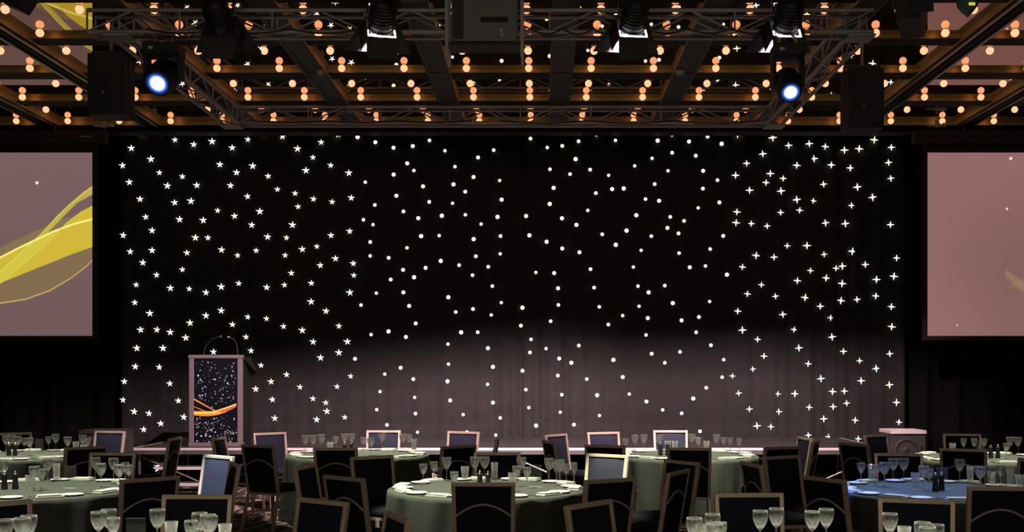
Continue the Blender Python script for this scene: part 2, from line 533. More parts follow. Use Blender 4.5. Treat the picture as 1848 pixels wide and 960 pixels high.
def star_shape(mb_, x, y, z, kind, r=0.062, mat=0, spin=0.0):
    """LED dot with a raised centre; its tapering points imitate lens sparkle, as thick as a lentil"""
    n = {'five': 5, 'cross': 4, 'round': 6}[kind]
    inner = {'five': 0.34, 'cross': 0.28, 'round': 0.78}[kind] * r
    outer = {'five': 1.15, 'cross': 1.2, 'round': 0.85}[kind] * r
    vs_ = [(x, y - 0.032, z)]
    for ring, yy in ((0, y - 0.016), (1, y + 0.012)):
        for k in range(2 * n):
            a = math.pi * k / n + math.pi / 2 + spin
            rr = outer if k % 2 == 0 else inner
            if kind == 'five' and k == 2:
                rr *= 1.25
            if kind == 'cross' and k % 4 == 2:
                rr *= 1.15
            if ring == 1:
                rr *= 0.8
            vs_.append((x + rr * math.cos(a), yy, z + rr * math.sin(a)))
    N = 2 * n
    fs_ = [(0, 1 + k, 1 + (k + 1) % N) for k in range(N)]
    fs_ += [(1 + k, 1 + N + k, 1 + N + (k + 1) % N, 1 + (k + 1) % N) for k in range(N)]
    mb_.add(vs_, fs_, mat)


STAR_M = ['star_warm', 'star_neutral', 'star_cool']
panels = []
for (a, b_, lab) in ((CX0, SEAM, 'black star curtain with tiny white lights, half behind the lectern'),
                     (SEAM, CX1, 'black star curtain with tiny white lights, half without the lectern')):
    cur = curtain('star_curtain', a, b_, CY, 'starcloth')
    tag(cur, lab, 'curtain', 'star curtain panels at the back of the stage')
    panels.append(cur)
rs = random.Random(3)
by_panel = [[], []]
for (px, py) in STARS:
    s = F / CY
    x = (px - VX) / s
    z = EYE + (VY - py) / s
    by_panel[0 if x < SEAM else 1].append((x, z, px))
for cur, L in zip(panels, by_panel):
    sized = []
    for (x, z, px) in L:
        kind = 'five' if px < 640 else ('cross' if px > 1320 else 'round')  # lens sparkle put into the shape of each LED dot
        base = {'five': 0.047, 'cross': 0.049, 'round': 0.036}[kind]
        sized.append((base * rs.uniform(0.84, 1.14), x, max(z, 0.08), kind, rs.choice([0, 0, 1, 1, 1, 2]), rs.uniform(-0.12, 0.12)))
    sized.sort(reverse=True)
    rest = MB()
    for i, (r, x, z, kind, mt, spin) in enumerate(sized):
        y = CY + fold(x, z) - 0.004
        if i < 100:
            mb = MB()
            star_shape(mb, 0, 0, 0, kind, r, 0, spin)
            mb.build('star_light', STAR_M[mt], cur, loc=(x, y, z))
        else:
            star_shape(rest, x, y, z, kind, r, mt, spin)
    o = rest.build('small_star_lights', STAR_M, cur)
    o['kind'] = 'stuff'

# ------------------------------------------------------------------ stage
SY, SZ = 15.9, 0.605
SX0, SX1 = -5.86, 4.96
stage = thing('stage', 'low dark stage platform with pale front edge before the star curtain', 'stage', ((SX0 + SX1) / 2, SY, 0))
cx = (SX0 + SX1) / 2
hw = (SX1 - SX0) / 2
mb = MB()
for k in range(6):                      # decking sheets with fine joints
    x0 = -hw + k * 2 * hw / 6
    for j in range(2):
        mb.box((x0 + hw / 6, 0.02 + 0.61 + j * 1.2, SZ - 0.03), (2 * hw / 6 - 0.006, 1.19, 0.06))
mb.build('deck', 'deck', stage)
mb = MB().box((0, -0.01, SZ - 0.016), (2 * hw, 0.03, 0.034)).build('edge_trim', 'edge', stage)
MB().box((0, -0.004, SZ - 0.065), (2 * hw, 0.04, 0.055)).build('fascia', 'alu', stage)
MB().box((-hw + 0.015, 1.2, SZ - 0.016), (0.03, 2.4, 0.034)).build('edge_trim', 'edge', stage)
MB().box((hw - 0.015, 1.2, SZ - 0.016), (0.03, 2.4, 0.034)).build('edge_trim', 'edge', stage)
for k in range(7):
    x = -hw + 0.08 + k * (2 * hw - 0.16) / 6
    for y in (0.08, 2.3):
        MB().tube([(x, y, 0), (x, y, SZ - 0.08)], 0.024, 8).build('leg', 'alu', stage)
for k in range(6):
    x0 = -hw + 0.08 + k * (2 * hw - 0.16) / 6
    x1 = -hw + 0.08 + (k + 1) * (2 * hw - 0.16) / 6
    MB().tube([(x0, 0.08, SZ - 0.12), ((x0 + x1) / 2, 0.08, 0.10)], 0.014, 6).build('brace', 'alu', stage)
    MB().tube([((x0 + x1) / 2, 0.08, 0.10), (x1, 0.08, SZ - 0.12)], 0.014, 6).build('brace', 'alu', stage)
    MB().tube([(x0, 0.08, 0.09), (x1, 0.08, 0.09)], 0.02, 8).build('lower_rail', 'edge', stage)

# steps in front of the stage beside the lectern
st = thing('stage_steps', 'two low steps with pale nosings below the lectern', 'steps', (-4.95, 15.35, 0))
for k, (y, z) in enumerate(((0.0, 0.17), (0.27, 0.37))):
    MB().box((0, y, z - 0.02), (0.85, 0.26, 0.04)).build('tread', 'deck', st)
    MB().box((0, y - 0.135, z - 0.02), (0.85, 0.02, 0.042)).build('nosing', 'edge', st)
for sx in (-1, 1):
    MB().bar((sx * 0.40, -0.12, 0.0), (sx * 0.40, 0.36, 0.38), 0.03, 0.08).build('stringer', 'alu', st)

# ------------------------------------------------------------------ lectern with its printed panel


def grid_picture(name, xs, zs, fn, mat, parent=None, y=0.0, thick=0.004):
    nx, nz = len(xs), len(zs)
    X, Z = np.meshgrid(xs, zs)
    vs_ = np.stack([X.ravel(), np.full(X.size, y), Z.ravel()], 1)
    i = np.arange((nz - 1) * (nx - 1))
    r, c = i // (nx - 1), i % (nx - 1)
    a = r * nx + c
    fs_ = np.stack([a, a + 1, a + nx + 1, a + nx], 1)
    me = bpy.data.meshes.new(name)
    me.from_pydata(vs_.tolist(), [], fs_.tolist())
    at = me.color_attributes.new('picture', 'FLOAT_COLOR', 'POINT')
    rgb = fn(X.ravel(), Z.ravel())
    at.data.foreach_set('color', np.concatenate([rgb, np.ones((rgb.shape[0], 1))], 1).astype(np.float32).ravel())
    me.materials.append(mat)
    o = bpy.data.objects.new(name, me)
    COL.objects.link(o)
    if parent:
        o.parent = parent
    so = o.modifiers.new('sheet_thickness', 'SOLIDIFY')
    so.thickness = thick
    so.offset = -1
    return o


LY = 16.15
LS = F / LY
lx0, lx1 = (341 - VX) / LS, (437 - VX) / LS
LW = lx1 - lx0
LH = EYE + (VY - 641) / LS - SZ
lec = thing('lectern', 'tall lectern with starry navy panel and orange swoosh on the stage', 'lectern', ((lx0 + lx1) / 2, LY, SZ))
for sx in (-1, 1):
    MB().box((sx * (LW / 2 - 0.035), 0.035, LH / 2), (0.07, 0.07, LH - 0.05)).build('post', 'lectern_frame', lec, bevel=0.006)
    MB().box((sx * (LW / 2 - 0.02), 0.30, LH / 2 - 0.05), (0.035, 0.46, LH - 0.12)).build('side_panel', 'black', lec)
MB().box((0, 0.035, LH - 0.02), (LW + 0.02, 0.09, 0.05)).build('top_rail', 'lectern_frame', lec, bevel=0.006)
MB().box((0, 0.05, 0.03), (LW + 0.02, 0.11, 0.06)).build('bottom_rail', 'lectern_frame', lec, bevel=0.006)
mb = MB()
R = Matrix.Rotation(math.radians(-14), 3, 'X')
mb.box((0, 0.33, LH - 0.075), (LW + 0.03, 0.56, 0.03), R)
mb.build('reading_top', 'black', lec, bevel=0.004)
mb = MB().add([(LW / 2 + 0.0, 0.06, LH - 0.02), (LW / 2 + 0.10, 0.46, LH - 0.24), (LW / 2 + 0.0, 0.50, LH - 0.02),
               (LW / 2 + 0.0, 0.06, LH - 0.05), (LW / 2 + 0.10, 0.46, LH - 0.26), (LW / 2 + 0.0, 0.50, LH - 0.29)],
              [(0, 1, 2), (5, 4, 3), (0, 3, 4, 1), (1, 4, 5, 2), (2, 5, 3, 0)])
mb.build('side_wing', 'black', lec)
# panel picture
PW, PZ0, PZ1 = LW - 0.14, 0.06, LH - 0.045
rd = np.random.RandomState(11)
dots = []
for _ in range(250):
    cz = rd.choice([rd.normal(0.62, 0.17), rd.uniform(0.0, 1.0), rd.uniform(0.0, 0.3)])
    dots.append((rd.uniform(0.03, 0.97), cz, rd.choice([0.004, 0.006, 0.008, 0.011], p=[0.45, 0.3, 0.17, 0.08]), rd.uniform(0.25, 1.0)))


def lectern_pic(X, Z):
    u = (X + PW / 2) / PW
    v = (Z - PZ0) / (PZ1 - PZ0)
    rgb = np.tile(np.array(lin(5, 6, 16)), (X.size, 1))
    for (a, b2, r, br) in dots:
        if 0 < b2 < 1 and not (0.29 < b2 < 0.44 and rd.rand() < 0.8):
            d = np.hypot(X - (a - 0.5) * PW, Z - (PZ0 + b2 * (PZ1 - PZ0)))
            k = np.clip((r * 1.25 - d) / (r * 0.5), 0, 1)[:, None] * br
            rgb = rgb * (1 - k) + np.array(lin(225, 230, 240)) * k

    def band(lo, hi, col, soft=0.004):
        nonlocal rgb
        k = np.clip(np.minimum(v - lo, hi - v) / soft, 0, 1)[:, None]
        rgb = rgb * (1 - k) + np.array(lin(*col)) * k
    low = 0.315 + 0.20 * (u - 0.28) ** 2 * np.where(u > 0.28, 1.15, 0.6)
    right = np.clip((0.985 - u) / 0.02, 0, 1)
    top_r = 0.368 + 0.19 * np.clip(u - 0.40, 0, 1) ** 1.25
    band(np.where(u < 0.97, low, 2), np.where(u > 0.4, top_r, 0.375 + 0.02 * (u - 0.4) ** 2), (190, 100, 52))
    band(np.where(u < 0.60, low + 0.014, 2), 0.372 - 0.03 * np.abs(u - 0.3), (246, 170, 62))
    band(0.352 + 0.03 * (u - 0.5), np.where(u < 0.62, 0.366, -1), (255, 208, 80))
    band(np.where(u < 0.97, top_r - 0.014, 2), np.where(u > 0.36, top_r + 0.004, -1), (255, 214, 130))
    band(np.where(u < 0.55, 0.505 - 0.30 * u + 0.05 * u * u, 2), 0.528 - 0.315 * u + 0.05 * u * u, (225, 140, 90))
    band(np.where(u < 0.28, 0.42 - 0.22 * u, 2), 0.432 - 0.215 * u, (215, 130, 90))
    band(np.where(u < 0.75, low - 0.002, 2), low + 0.009, (250, 160, 90))
    return rgb


grid_picture('printed_panel', np.linspace(-PW / 2, PW / 2, 150), np.linspace(PZ0, PZ1, 260), lectern_pic,
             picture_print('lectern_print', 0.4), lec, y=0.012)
for (x0, xt, zt, yt) in ((-0.21, 0.085, 0.285, -0.10), (0.295, 0.235, 0.275, -0.10)):
    mic = []
    for k in range(13):
        q = k / 12
        mic.append((x0 + (xt - x0) * (q ** 1.9 if x0 < 0 else q ** 4), 0.12 + (yt - 0.12) * q ** 1.5, LH - 0.02 + zt * math.sin(q * 1.45) / math.sin(1.45)))
    a = MB().tube(mic, 0.006, 8).build('gooseneck', 'alu', lec)
    h = MB()
    e0, e1 = Vector(mic[-2]), Vector(mic[-1])
    d = (e1 - e0).normalized()
    h.tube([e1 - d * 0.01, e1 + d * 0.01, e1 + d * 0.035, e1 + d * 0.045], [0.010, 0.018, 0.018, 0.010], 10)
    h.build('microphone_head', 'alu', a)

# ------------------------------------------------------------------ projection screens
SCY = 17.55
SS = F / SCY


def sx_(px):
    return (px - VX) / SS


def sz_(py):
    return EYE + (VY - py) / SS


def interp(pts, X, above=False):
    p = sorted(pts)
    return np.interp(X, [a for a, _ in p], [b_ for _, b_ in p])


def left_pic(X, Z):
    px = VX + X * SS
    py = VY - (Z - EYE) * SS
    rgb = np.tile(np.array(lin(118, 93, 93)), (X.size, 1))
    rgb = rgb * (1.08 - 0.16 * np.clip((py - 275) / 330, 0, 1))[:, None]
    C1 = [(-300, 700), (0, 491), (38, 456), (73, 424), (102, 392), (125, 370), (152, 347), (168, 336.6)]
    C1b = [(-300, 720), (0, 500), (60, 446), (95, 412), (117, 389), (140, 366), (168, 351)]
    C2 = [(-300, 585), (0, 465), (29, 450), (58, 436), (96, 418), (131, 405), (168, 395)]
    C3 = [(-300, 720), (0, 512), (15, 500), (38, 479.5), (70, 453), (99, 424), (122, 401), (146, 383), (168, 371.6)]
    C4 = [(-300, 580), (0, 512), (44, 494), (87.5, 476.6), (131, 459), (168, 446)]
    C5 = [(-300, 560), (0, 547), (47, 540), (91, 524), (128, 502), (157, 480), (168, 468)]
    C6 = [(-300, 560), (0, 447), (45, 425), (90, 405), (120, 392), (168, 392)]

    def region(top, bot, col, op=1.0, soft=1.2):
        nonlocal rgb
        k = np.clip(np.minimum(py - top, bot - py) / soft, 0, 1)[:, None] * op
        rgb = rgb * (1 - k) + np.array(lin(*col)) * k

    def line(c, wd, col, op=1.0):
        y = interp(c, px)
        region(y - wd, y + wd, col, op)
    i = lambda c: interp(c, px)
    region(i(C6), i(C2), (140, 120, 78), 0.75)
    region(np.maximum(i(C4), i(C3)), i(C5), (133, 110, 76), 0.85)
    region(i(C1), i(C1b), (196, 180, 78), 0.9)
    region(i(C3), i(C2), (150, 128, 80), 0.8)
    region(np.minimum(i(C2), i(C3)), i(C4), (208, 184, 58))
    region(np.maximum(i(C2), i(C1)), i(C3), (214, 196, 70))
    line(C1, 1.6, (235, 222, 82))
    line(C2, 2.4, (250, 244, 130))
    line(C3, 1.3, (232, 216, 80))
    line(C5, 1.6, (216, 190, 96), 0.9)
    for (a, b_, r) in ((67, 330, 2.6),):
        k = np.clip(r + 0.6 - np.hypot(px - a, py - b_), 0, 1)[:, None]
        rgb = rgb * (1 - k) + np.array(lin(255, 240, 200)) * k
    return rgb


def right_pic(X, Z):
    px = VX + X * SS
    py = VY - (Z - EYE) * SS
    rgb = np.tile(np.array(lin(143, 103, 100)), (X.size, 1))
    g = 1.04 - 0.2 * np.clip((px - 1670) / 150, 0, 1) * np.clip((py - 300) / 160, 0, 1)
    g = g + 0.08 * np.clip((py - 480) / 120, 0, 1)
    rgb = rgb * g[:, None]
    for lo, hi, col in ((500 + 0.5 * (1848 - px), 522 - 0.05 * (1848 - px), (150, 115, 90)), (510 + 0.8 * (px - 1848), 530 + 0.9 * (px - 1848), (160, 128, 96))):
        k = (np.clip(np.minimum(py - lo, hi - py) / 3, 0, 1) * (px > 1815))[:, None] * 0.6
        rgb = rgb * (1 - k) + np.array(lin(*col)) * k
    for (a, b_, r) in ((1824, 286, 2.4), (1817, 377, 1.8), (1727, 587, 1.1)):
        k = np.clip(r + 0.6 - np.hypot(px - a, py - b_), 0, 1)[:, None]
        rgb = rgb * (1 - k) + np.array(lin(255, 245, 215)) * k
    return rgb


for side in ('l', 'r'):
    zt, zb = sz_(275.5), sz_(606)
    if side == 'l':
        xi = sx_(166.5)
        xo = xi - 5.25
        xs = np.concatenate([np.linspace(xo, xi - 1.8, 50)[:-1], np.linspace(xi - 1.8, xi, 210)])
        lab = 'hanging projection screen showing a yellow ribbon swoosh'
        px_in, px_case = 176, 192
        fn = left_pic
    else:
        xi = sx_(1674)
        xo = xi + 5.25
        xs = np.concatenate([np.linspace(xi, xi + 1.8, 200), np.linspace(xi + 1.8, xo, 50)[1:]])
        lab = 'hanging projection screen showing an almost plain pink image'
        px_in, px_case = 1664, 1648
        fn = right_pic
    sg = 1 if side == 'l' else -1
    scr = thing('projection_screen', lab, 'screen', (xi, SCY, zb), group='projection screens beside the stage')
    o = grid_picture('projected_image', xs - xi, np.linspace(zt, zb, 300)[::-1] - zb, lambda X, Z, fn=fn, xi=xi, zb=zb: fn(X + xi, Z + zb),
                     picture_emit('projection_' + side), scr, y=-0.004)
    xe = sx_(px_in)
    x_far = xo - 0.08 * sg
    mid = (xe + x_far) / 2 - xi
    wd = abs(xe - x_far)
    MB().box((mid, 0.012, (sz_(262) + sz_(612)) / 2 - zb), (wd, 0.012, sz_(262) - sz_(612))).build('screen_border', 'screen_black', scr)
    MB().tube([(xe - xi, 0, sz_(612) - zb), (x_far - xi, 0, sz_(612) - zb)], 0.028, 10).build('bottom_bar', 'screen_black', scr)
    xc = sx_(px_case)
    MB().box(((xc + xo) / 2 - xi, 0.02, (sz_(236) + sz_(259)) / 2 - zb), (abs(xc - xo), 0.17, sz_(236) - sz_(259))).build('roller_case', 'screen_case', scr, bevel=0.01)
    for q in (0.15, 0.85):
        xx = xc + (xo - xc) * q - xi
        MB().tube([(xx, 0.02, sz_(238) - zb), (xx, 0.02, ZC - zb - 0.12)], 0.006, 6).build('hanging_wire', 'alu', scr)
    if side == 'l':
        MB().box((sx_(158) - xi, -0.067, sz_(247.5) - zb), (0.20, 0.004, 0.014)).build('maker_plate', 'label', scr)

# ------------------------------------------------------------------ ceiling bulbs
ROWS = []
for (y0, y1) in zip([c[1] for c in CROSS], [c[0] for c in CROSS[1:]] + [17.70]):
    ROWS += [y0 + 0.22, y1 - 0.21]
ROWS = [y for y in ROWS if y > 11.2]
BX = [-0.15 + 0.812 * k for k in range(-13, 14)]
mb = MB()
rb = 0.047
prof = [(0.0, -rb)]
for k in range(1, 12):
    a = math.pi * k / 12
    prof.append((rb * math.sin(a), -rb * math.cos(a)))
prof.append((0.0, rb))
mb.lathe(prof, 14)
mb.lathe([(0.018, rb * 0.75), (0.02, rb + 0.006)], 10, mat=1)
bulb = mb.build('globe_bulb', ['bulb', 'brass'])
mb.build('tmp', ['bulb_off', 'brass'])
dead = bpy.data.objects['tmp']
dead.name = 'globe_bulb_dark'
first = True
nrow = len(ROWS)
for r, y in enumerate(sorted(ROWS, reverse=True), 1):
    cnt = {True: 0, False: 0}
    for x in sorted(BX, key=abs):
        if x < XL + 0.3 or x > XR - 0.3:
            continue
        px = VX + x * F / y
        py = VY - (ZC - 0.05 - EYE) * F / y
        if px < -12 or px > 1860 or py < -12:
            continue
        lft = x < 0.28
        cnt[lft] += 1
        off = r == 2 and abs(px - 292) < 40
        if off:
            o = dead
        elif first:
            o = bulb
            first = False
        else:
            o = bulb.copy()
            COL.objects.link(o)
        o.location = (x, y, ZC - 0.049)
        tag(o, ('unlit grey' if off else 'orange') + ' globe bulb, %s row from the curtain, %s %s of the middle ceiling beam'
            % (ORD[r], ORD[cnt[lft]], 'left' if lft else 'right'), 'bulb', 'globe bulbs on the mirrored ceiling')

for (px, lab) in ((578, 'left'), (1227, 'right')):
    y = 14.35
    d = thing('smoke_detector', 'small white smoke detector under the ceiling beam, %s of the middle one' % lab, 'smoke detector',
              ((px - VX) * y / F, y, ZC - 0.103), group='smoke detectors')
    MB().lathe([(0.0, 0.0), (0.062, 0.0), (0.062, -0.018), (0.055, -0.022)], 18).build('base_ring', 'white', d)
    MB().lathe([(0.05, -0.02), (0.046, -0.042), (0.03, -0.05), (0.0, -0.052)], 18).build('sensor_cap', 'white', d)

# ------------------------------------------------------------------ trusses
TZB, TZT, TA = 5.335, 5.565, 0.23


def truss(name, label, p0, p1, across):
    """box truss from p0 to p1 (centre line on the floor plan), chords and lattice as parts"""
    p0, p1 = Vector((*p0, 0)), Vector((*p1, 0))
    d = (p1 - p0)
    L = d.length
    d.normalize()
    n = Vector((-d.y, d.x, 0)) * (TA / 2)
    t_ = thing(name, label, 'truss', (*p0.xy, TZB), group='lighting trusses under the ceiling')
    o = Vector((0, 0, 0))
    H = TZT - TZB
    c = [n, -n, n + Vector((0, 0, H)), -n + Vector((0, 0, H))]
    for q in c:
        MB().tube([o + q, d * L + q], 0.024, 8).build('chord', 'truss', t_)
    k = max(3, round(L / 0.5))
    st_ = L / k
    for (a, b_) in ((0, 2), (1, 3), (0, 1)):
        for i in range(k):
            s0, s1 = (a, b_) if i % 2 == 0 else (b_, a)
            MB().tube([d * (i * st_) + c[s0], d * ((i + 1) * st_) + c[s1]], 0.011, 6).build('lattice_bar', 'truss', t_)
    for i in range(0, k + 1, 2):
        for (a, b_) in ((0, 2), (1, 3)):
            MB().tube([d * (i * st_) + c[a], d * (i * st_) + c[b_]], 0.011, 6).build('upright', 'truss', t_)
    return t_


XA, XB, YF, YR = -4.54, 3.44, 11.95, 16.30
T_front = truss('box_truss', 'grey box truss carrying the stage lanterns across the ceiling', (XA - 0.3, YF), (XB + 0.12, YF), None)
T_rear = truss('box_truss', 'grey box truss crossing just before the top of the star curtain', (XA + 0.12, YR), (XB - 0.12, YR), None)
T_left = truss('box_truss', 'grey box truss running back beside the glowing lantern near the lectern side', (XA, YF + 0.12), (XA, YR + 0.12), None)
T_right = truss('box_truss', 'grey box truss running back on the side of the plain pink screen', (XB, YF + 0.12), (XB, YR + 0.12), None)
for (x, y, tr) in ((XA, YF, T_front), (XB, YF, T_front), (XA, YR, T_rear), (XB, YR, T_rear)):
    MB().box((0, 0, 0), (TA + 0.05, TA + 0.05, 0.02)).build('corner_plate', 'truss', tr, loc=(x - tr.location.x, y - tr.location.y, -0.035))
    MB().tube([(0, 0, 0), (0, 0, ZC - TZB + 0.03)], 0.012, 8).build('hanging_rod', 'truss', tr, loc=(x - tr.location.x, y - tr.location.y, -0.035))

# cables slung along the trusses
for k, (x0, x1, y, dr, lab) in enumerate(((-4.2, -1.9, 11.80, 0.05, 'between the unlit lantern and the next'), (-0.1, 0.9, 11.80, 0.06, 'beside the projector'),
                                          (1.1, 2.5, 11.80, 0.05, 'between the two lit lanterns'), (-4.2, -1.0, 16.14, 0.03, 'on the curtain truss, lectern half'),
                                          (-0.6, 3.2, 16.14, 0.04, 'on the curtain truss, other half'))):
    pts = []
    for i in range(25):
        q = i / 24
        pts.append((x0 + (x1 - x0) * q, y, TZB + 0.02 - dr * abs(math.sin(q * math.pi * 3))))
    o = MB().tube(pts, 0.010, 6).build('power_cable', 'black')
    tag(o, 'black power cable slung ' + lab, 'cable', 'cables slung on the trusses')

# ------------------------------------------------------------------ stage lanterns
for (x, on, aimx) in LANTERNS:
    lab = {-1.67: 'lit stage lantern beside the hanging projector', 0.96: 'lit stage lantern in the middle of the truss',
           2.57: 'lit stage lantern at the truss end above the moving head', -3.35: 'unlit stage lantern on the lectern end of the truss'}[x]
    ln = thing('stage_lantern', lab, 'stage light', (x, LANTERN_Y, LANTERN_Z), group='stage lanterns on the truss')
    yaw = math.atan2(-(aimx - x), 6.0)
    ln.rotation_euler = (0, 0, yaw)
    tilt = math.radians(-38)
    Rt = Matrix.Rotation(tilt, 3, 'X')         # local +Y becomes the beam direction
    Rl = Rt @ Matrix.Rotation(math.radians(-90), 3, 'X')   # lathe axis z -> +Y
    mb = MB()
    mb.lathe([(0.0, -0.36), (0.08, -0.355), (0.118, -0.32), (0.125, -0.05), (0.118, -0.03), (0.135, -0.02), (0.135, 0.0)], 24, R=Rl)
    mb.build('can', 'black', ln)
    for k in range(7):
        MB().lathe([(0.128, -0.31 + k * 0.038), (0.139, -0.31 + k * 0.038), (0.139, -0.303 + k * 0.038), (0.128, -0.303 + k * 0.038)], 24, R=Rl).build('cooling_fin', 'black', ln)
    MB().lathe([(0.0, -0.012), (0.125, -0.012), (0.132, 0.004)], 24, R=Rl).build('front_lens', 'lens' if on else 'black', ln)
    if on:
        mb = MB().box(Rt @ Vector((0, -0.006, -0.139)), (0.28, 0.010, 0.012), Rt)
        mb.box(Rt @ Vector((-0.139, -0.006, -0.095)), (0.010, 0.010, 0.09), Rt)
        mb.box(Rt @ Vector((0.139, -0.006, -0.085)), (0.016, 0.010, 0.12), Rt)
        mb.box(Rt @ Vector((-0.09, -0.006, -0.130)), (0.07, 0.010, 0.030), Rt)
        mb.build('spill_glow', 'lens', ln)  # glowing strips imitate light spilling onto the barn doors
    # barn doors
    for nm, pts in (('top_flap', [(-0.15, 0.03, 0.15), (0.15, 0.03, 0.15), (0.27, 0.30, 0.08), (-0.27, 0.30, 0.08)]),):
        p = [Vector(q) for q in ((-0.16, 0.03, 0.135), (0.16, 0.03, 0.135), (0.36, 0.315, -0.161), (-0.36, 0.315, -0.161))]
        q = [v + Vector((0, 0.003, 0.004)) for v in p]
        MB().add(p + q, [(0, 1, 2, 3), (7, 6, 5, 4), (0, 4, 5, 1), (1, 5, 6, 2), (2, 6, 7, 3), (3, 7, 4, 0)]).build(nm, 'black', ln)
    MB().box((0, -0.112, -0.235), (0.32, 0.006, 0.22)).build('bottom_flap', 'black', ln)
    for sx in (-1, 1):
        mb = MB().add([(sx * 0.155, -0.10, -0.12), (sx * 0.155, 0.06, 0.09), (sx * 0.21, 0.20, 0.0), (sx * 0.21, 0.02, -0.24), (sx * 0.150, -0.10, -0.12), (sx * 0.150, 0.06, 0.09), (sx * 0.205, 0.20, 0.0), (sx * 0.205, 0.02, -0.24)], [(0, 1, 2, 3), (7, 6, 5, 4), (0, 4, 5, 1), (1, 5, 6, 2), (2, 6, 7, 3), (3, 7, 4, 0)])
        mb.build('side_flap', 'black', ln)
    for sx in (-1, 1):
        mb = MB().bar((sx * 0.15, -0.12, 0.10), (sx * 0.15, -0.02, 0.30), 0.012, 0.035)
        mb.build('yoke_arm', 'black', ln)
    MB().bar((-0.15, -0.02, 0.30), (0.15, -0.02, 0.30), 0.035, 0.012).build('yoke_bridge', 'black', ln)
    MB().tube([(0, -0.02, 0.30), (0, 0.06, 0.26)], 0.016, 8).build('clamp', 'truss', ln)
    if on:
        d = Vector((math.sin(-yaw), math.cos(-yaw), 0))
        p = Vector((x, LANTERN_Y, LANTERN_Z)) + d * 0.06 + Vector((0, 0, -0.03))
        a = p + d * 6.0 + Vector((0, 0, -4.7))
        lamp('lantern_beam', 'SPOT', p, a, 2750, WASH, radius=0.020, half=38, blend=0.5)

# ------------------------------------------------------------------ hanging boxes, moving heads, projector


def at(px, py, y):
    return Vector(((px - VX) * y / F, y, EYE + (VY - py) * y / F))


def speaker_box(px0, px1, py0, py1, y, depth, label, topz):
    a, b_ = at(px0, py0, y), at(px1, py1, y)
    w_, h = b_.x - a.x, a.z - b_.z
    t_ = thing('hanging_speaker', label, 'loudspeaker', ((a.x + b_.x) / 2, y + depth / 2, b_.z), group='black boxes hung beside the trusses')
    MB().box((0, 0, h / 2), (w_, depth, h)).build('cabinet', 'blackbox', t_, bevel=0.012)
    MB().box((0, -depth / 2 - 0.004, h / 2), (w_ - 0.04, 0.012, h - 0.06)).build('grille', 'blackbox', t_)
    MB().lathe([(0.0, 0.0), (0.018, 0.0), (0.018, 0.006), (0.0, 0.006)], 12, R=Matrix.Rotation(math.radians(90), 3, 'X')).build('badge', 'alu', t_, loc=(-0.03, -depth / 2 - 0.010, h * 0.36))
    for sx in (-1, 1):
        MB().bar((sx * (w_ / 2 + 0.004), 0, h * 0.55), (sx * (w_ / 2 + 0.004), 0, h + 0.06), 0.01, 0.05).build('yoke_arm', 'black', t_)
    MB().bar((-w_ / 2, 0, h + 0.06), (w_ / 2, 0, h + 0.06), 0.05, 0.01).build('yoke_bridge', 'black', t_)
    MB().tube([(0, 0, h + 0.06), (0, 0, topz - b_.z)], 0.02, 8).build('hanging_pole', 'truss', t_)
    return t_


speaker_box(157, 223, 95, 206, 12.5, 0.36, 'black box loudspeaker hanging beside the yellow swoosh screen', ZC)
speaker_box(1531, 1596, 122, 231, 12.9, 0.36, 'black box loudspeaker hanging beside the plain pink screen', ZC)


def moving_head(px, py_top, py_bot, wpx, y, lens_px, lens_py, label, tilt, yaw):
    a = at(px, py_top, y)
    b_ = at(px, py_bot, y)
    h = a.z - b_.z
    w_ = wpx * y / F
    t_ = thing('moving_head_light', label, 'stage light', (a.x, y, a.z), group='moving head lights')
    MB().box((0, 0, -0.06), (w_ * 0.95, 0.26, 0.13)).build('base', 'blackbox', t_, bevel=0.015)
    MB().box((-w_ * 0.25, -0.132, -0.06), (0.05, 0.006, 0.03)).build('display', 'label', t_)
    for sx in (-1, 1):
        MB().box((sx * w_ * 0.44, 0, -0.12 - h * 0.26), (w_ * 0.12, 0.16, h * 0.52)).build('yoke_arm', 'blackbox', t_, bevel=0.02)
    L = at(lens_px, lens_py, y - 0.2) - Vector(t_.location)
    piv = Vector((0, 0, -0.12 - h * 0.42))
    d = (L - piv).normalized()
    up = Vector((0, 0, 1))
    x = d.cross(up).normalized()
    z = x.cross(d)
    R3 = Matrix((x, z, d)).transposed()
    rr = w_ * 0.41
    ln_ = (L - piv).length
    MB().lathe([(0.0, -0.16), (rr * 0.75, -0.15), (rr, -0.08), (rr, ln_ - 0.07), (rr * 0.86, ln_ - 0.02), (rr * 0.80, ln_), (rr * 0.62, ln_ - 0.004)], 24, c=piv, R=R3).build('head', 'blackbox', t_)
    MB().lathe([(0.0, ln_ - 0.012), (rr * 0.38, ln_ - 0.008), (rr * 0.44, ln_ - 0.006)], 24, c=piv, R=R3).build('lens', 'beam', t_)
    MB().lathe([(rr * 0.44, ln_ - 0.006), (rr * 0.54, ln_ - 0.004)], 24, c=piv, R=R3).build('lens_halo', 'beam_mid', t_)  # stepped glowing rings imitate the haze of light round the lens
    MB().lathe([(rr * 0.54, ln_ - 0.004), (rr * 0.66, ln_ - 0.002)], 24, c=piv, R=R3).build('lens_halo', 'beam_low', t_)
    MB().lathe([(rr * 0.66, ln_ - 0.002), (rr * 0.78, ln_ - 0.001)], 24, c=piv, R=R3).build('lens_halo', 'beam_faint', t_)
    for sx in (-1, 1):
        MB().tube([(sx * 0.09, 0, 0.0), (sx * 0.09, 0, 0.09)], 0.022, 8).build('clamp', 'gold_clamp', t_)
        if y < 11.8:
            MB().bar((sx * 0.09, 0, 0.08), (sx * 0.09, 11.83 - y, 5.34 - a.z), 0.03, 0.012).build('hanging_arm', 'black', t_)
    return t_


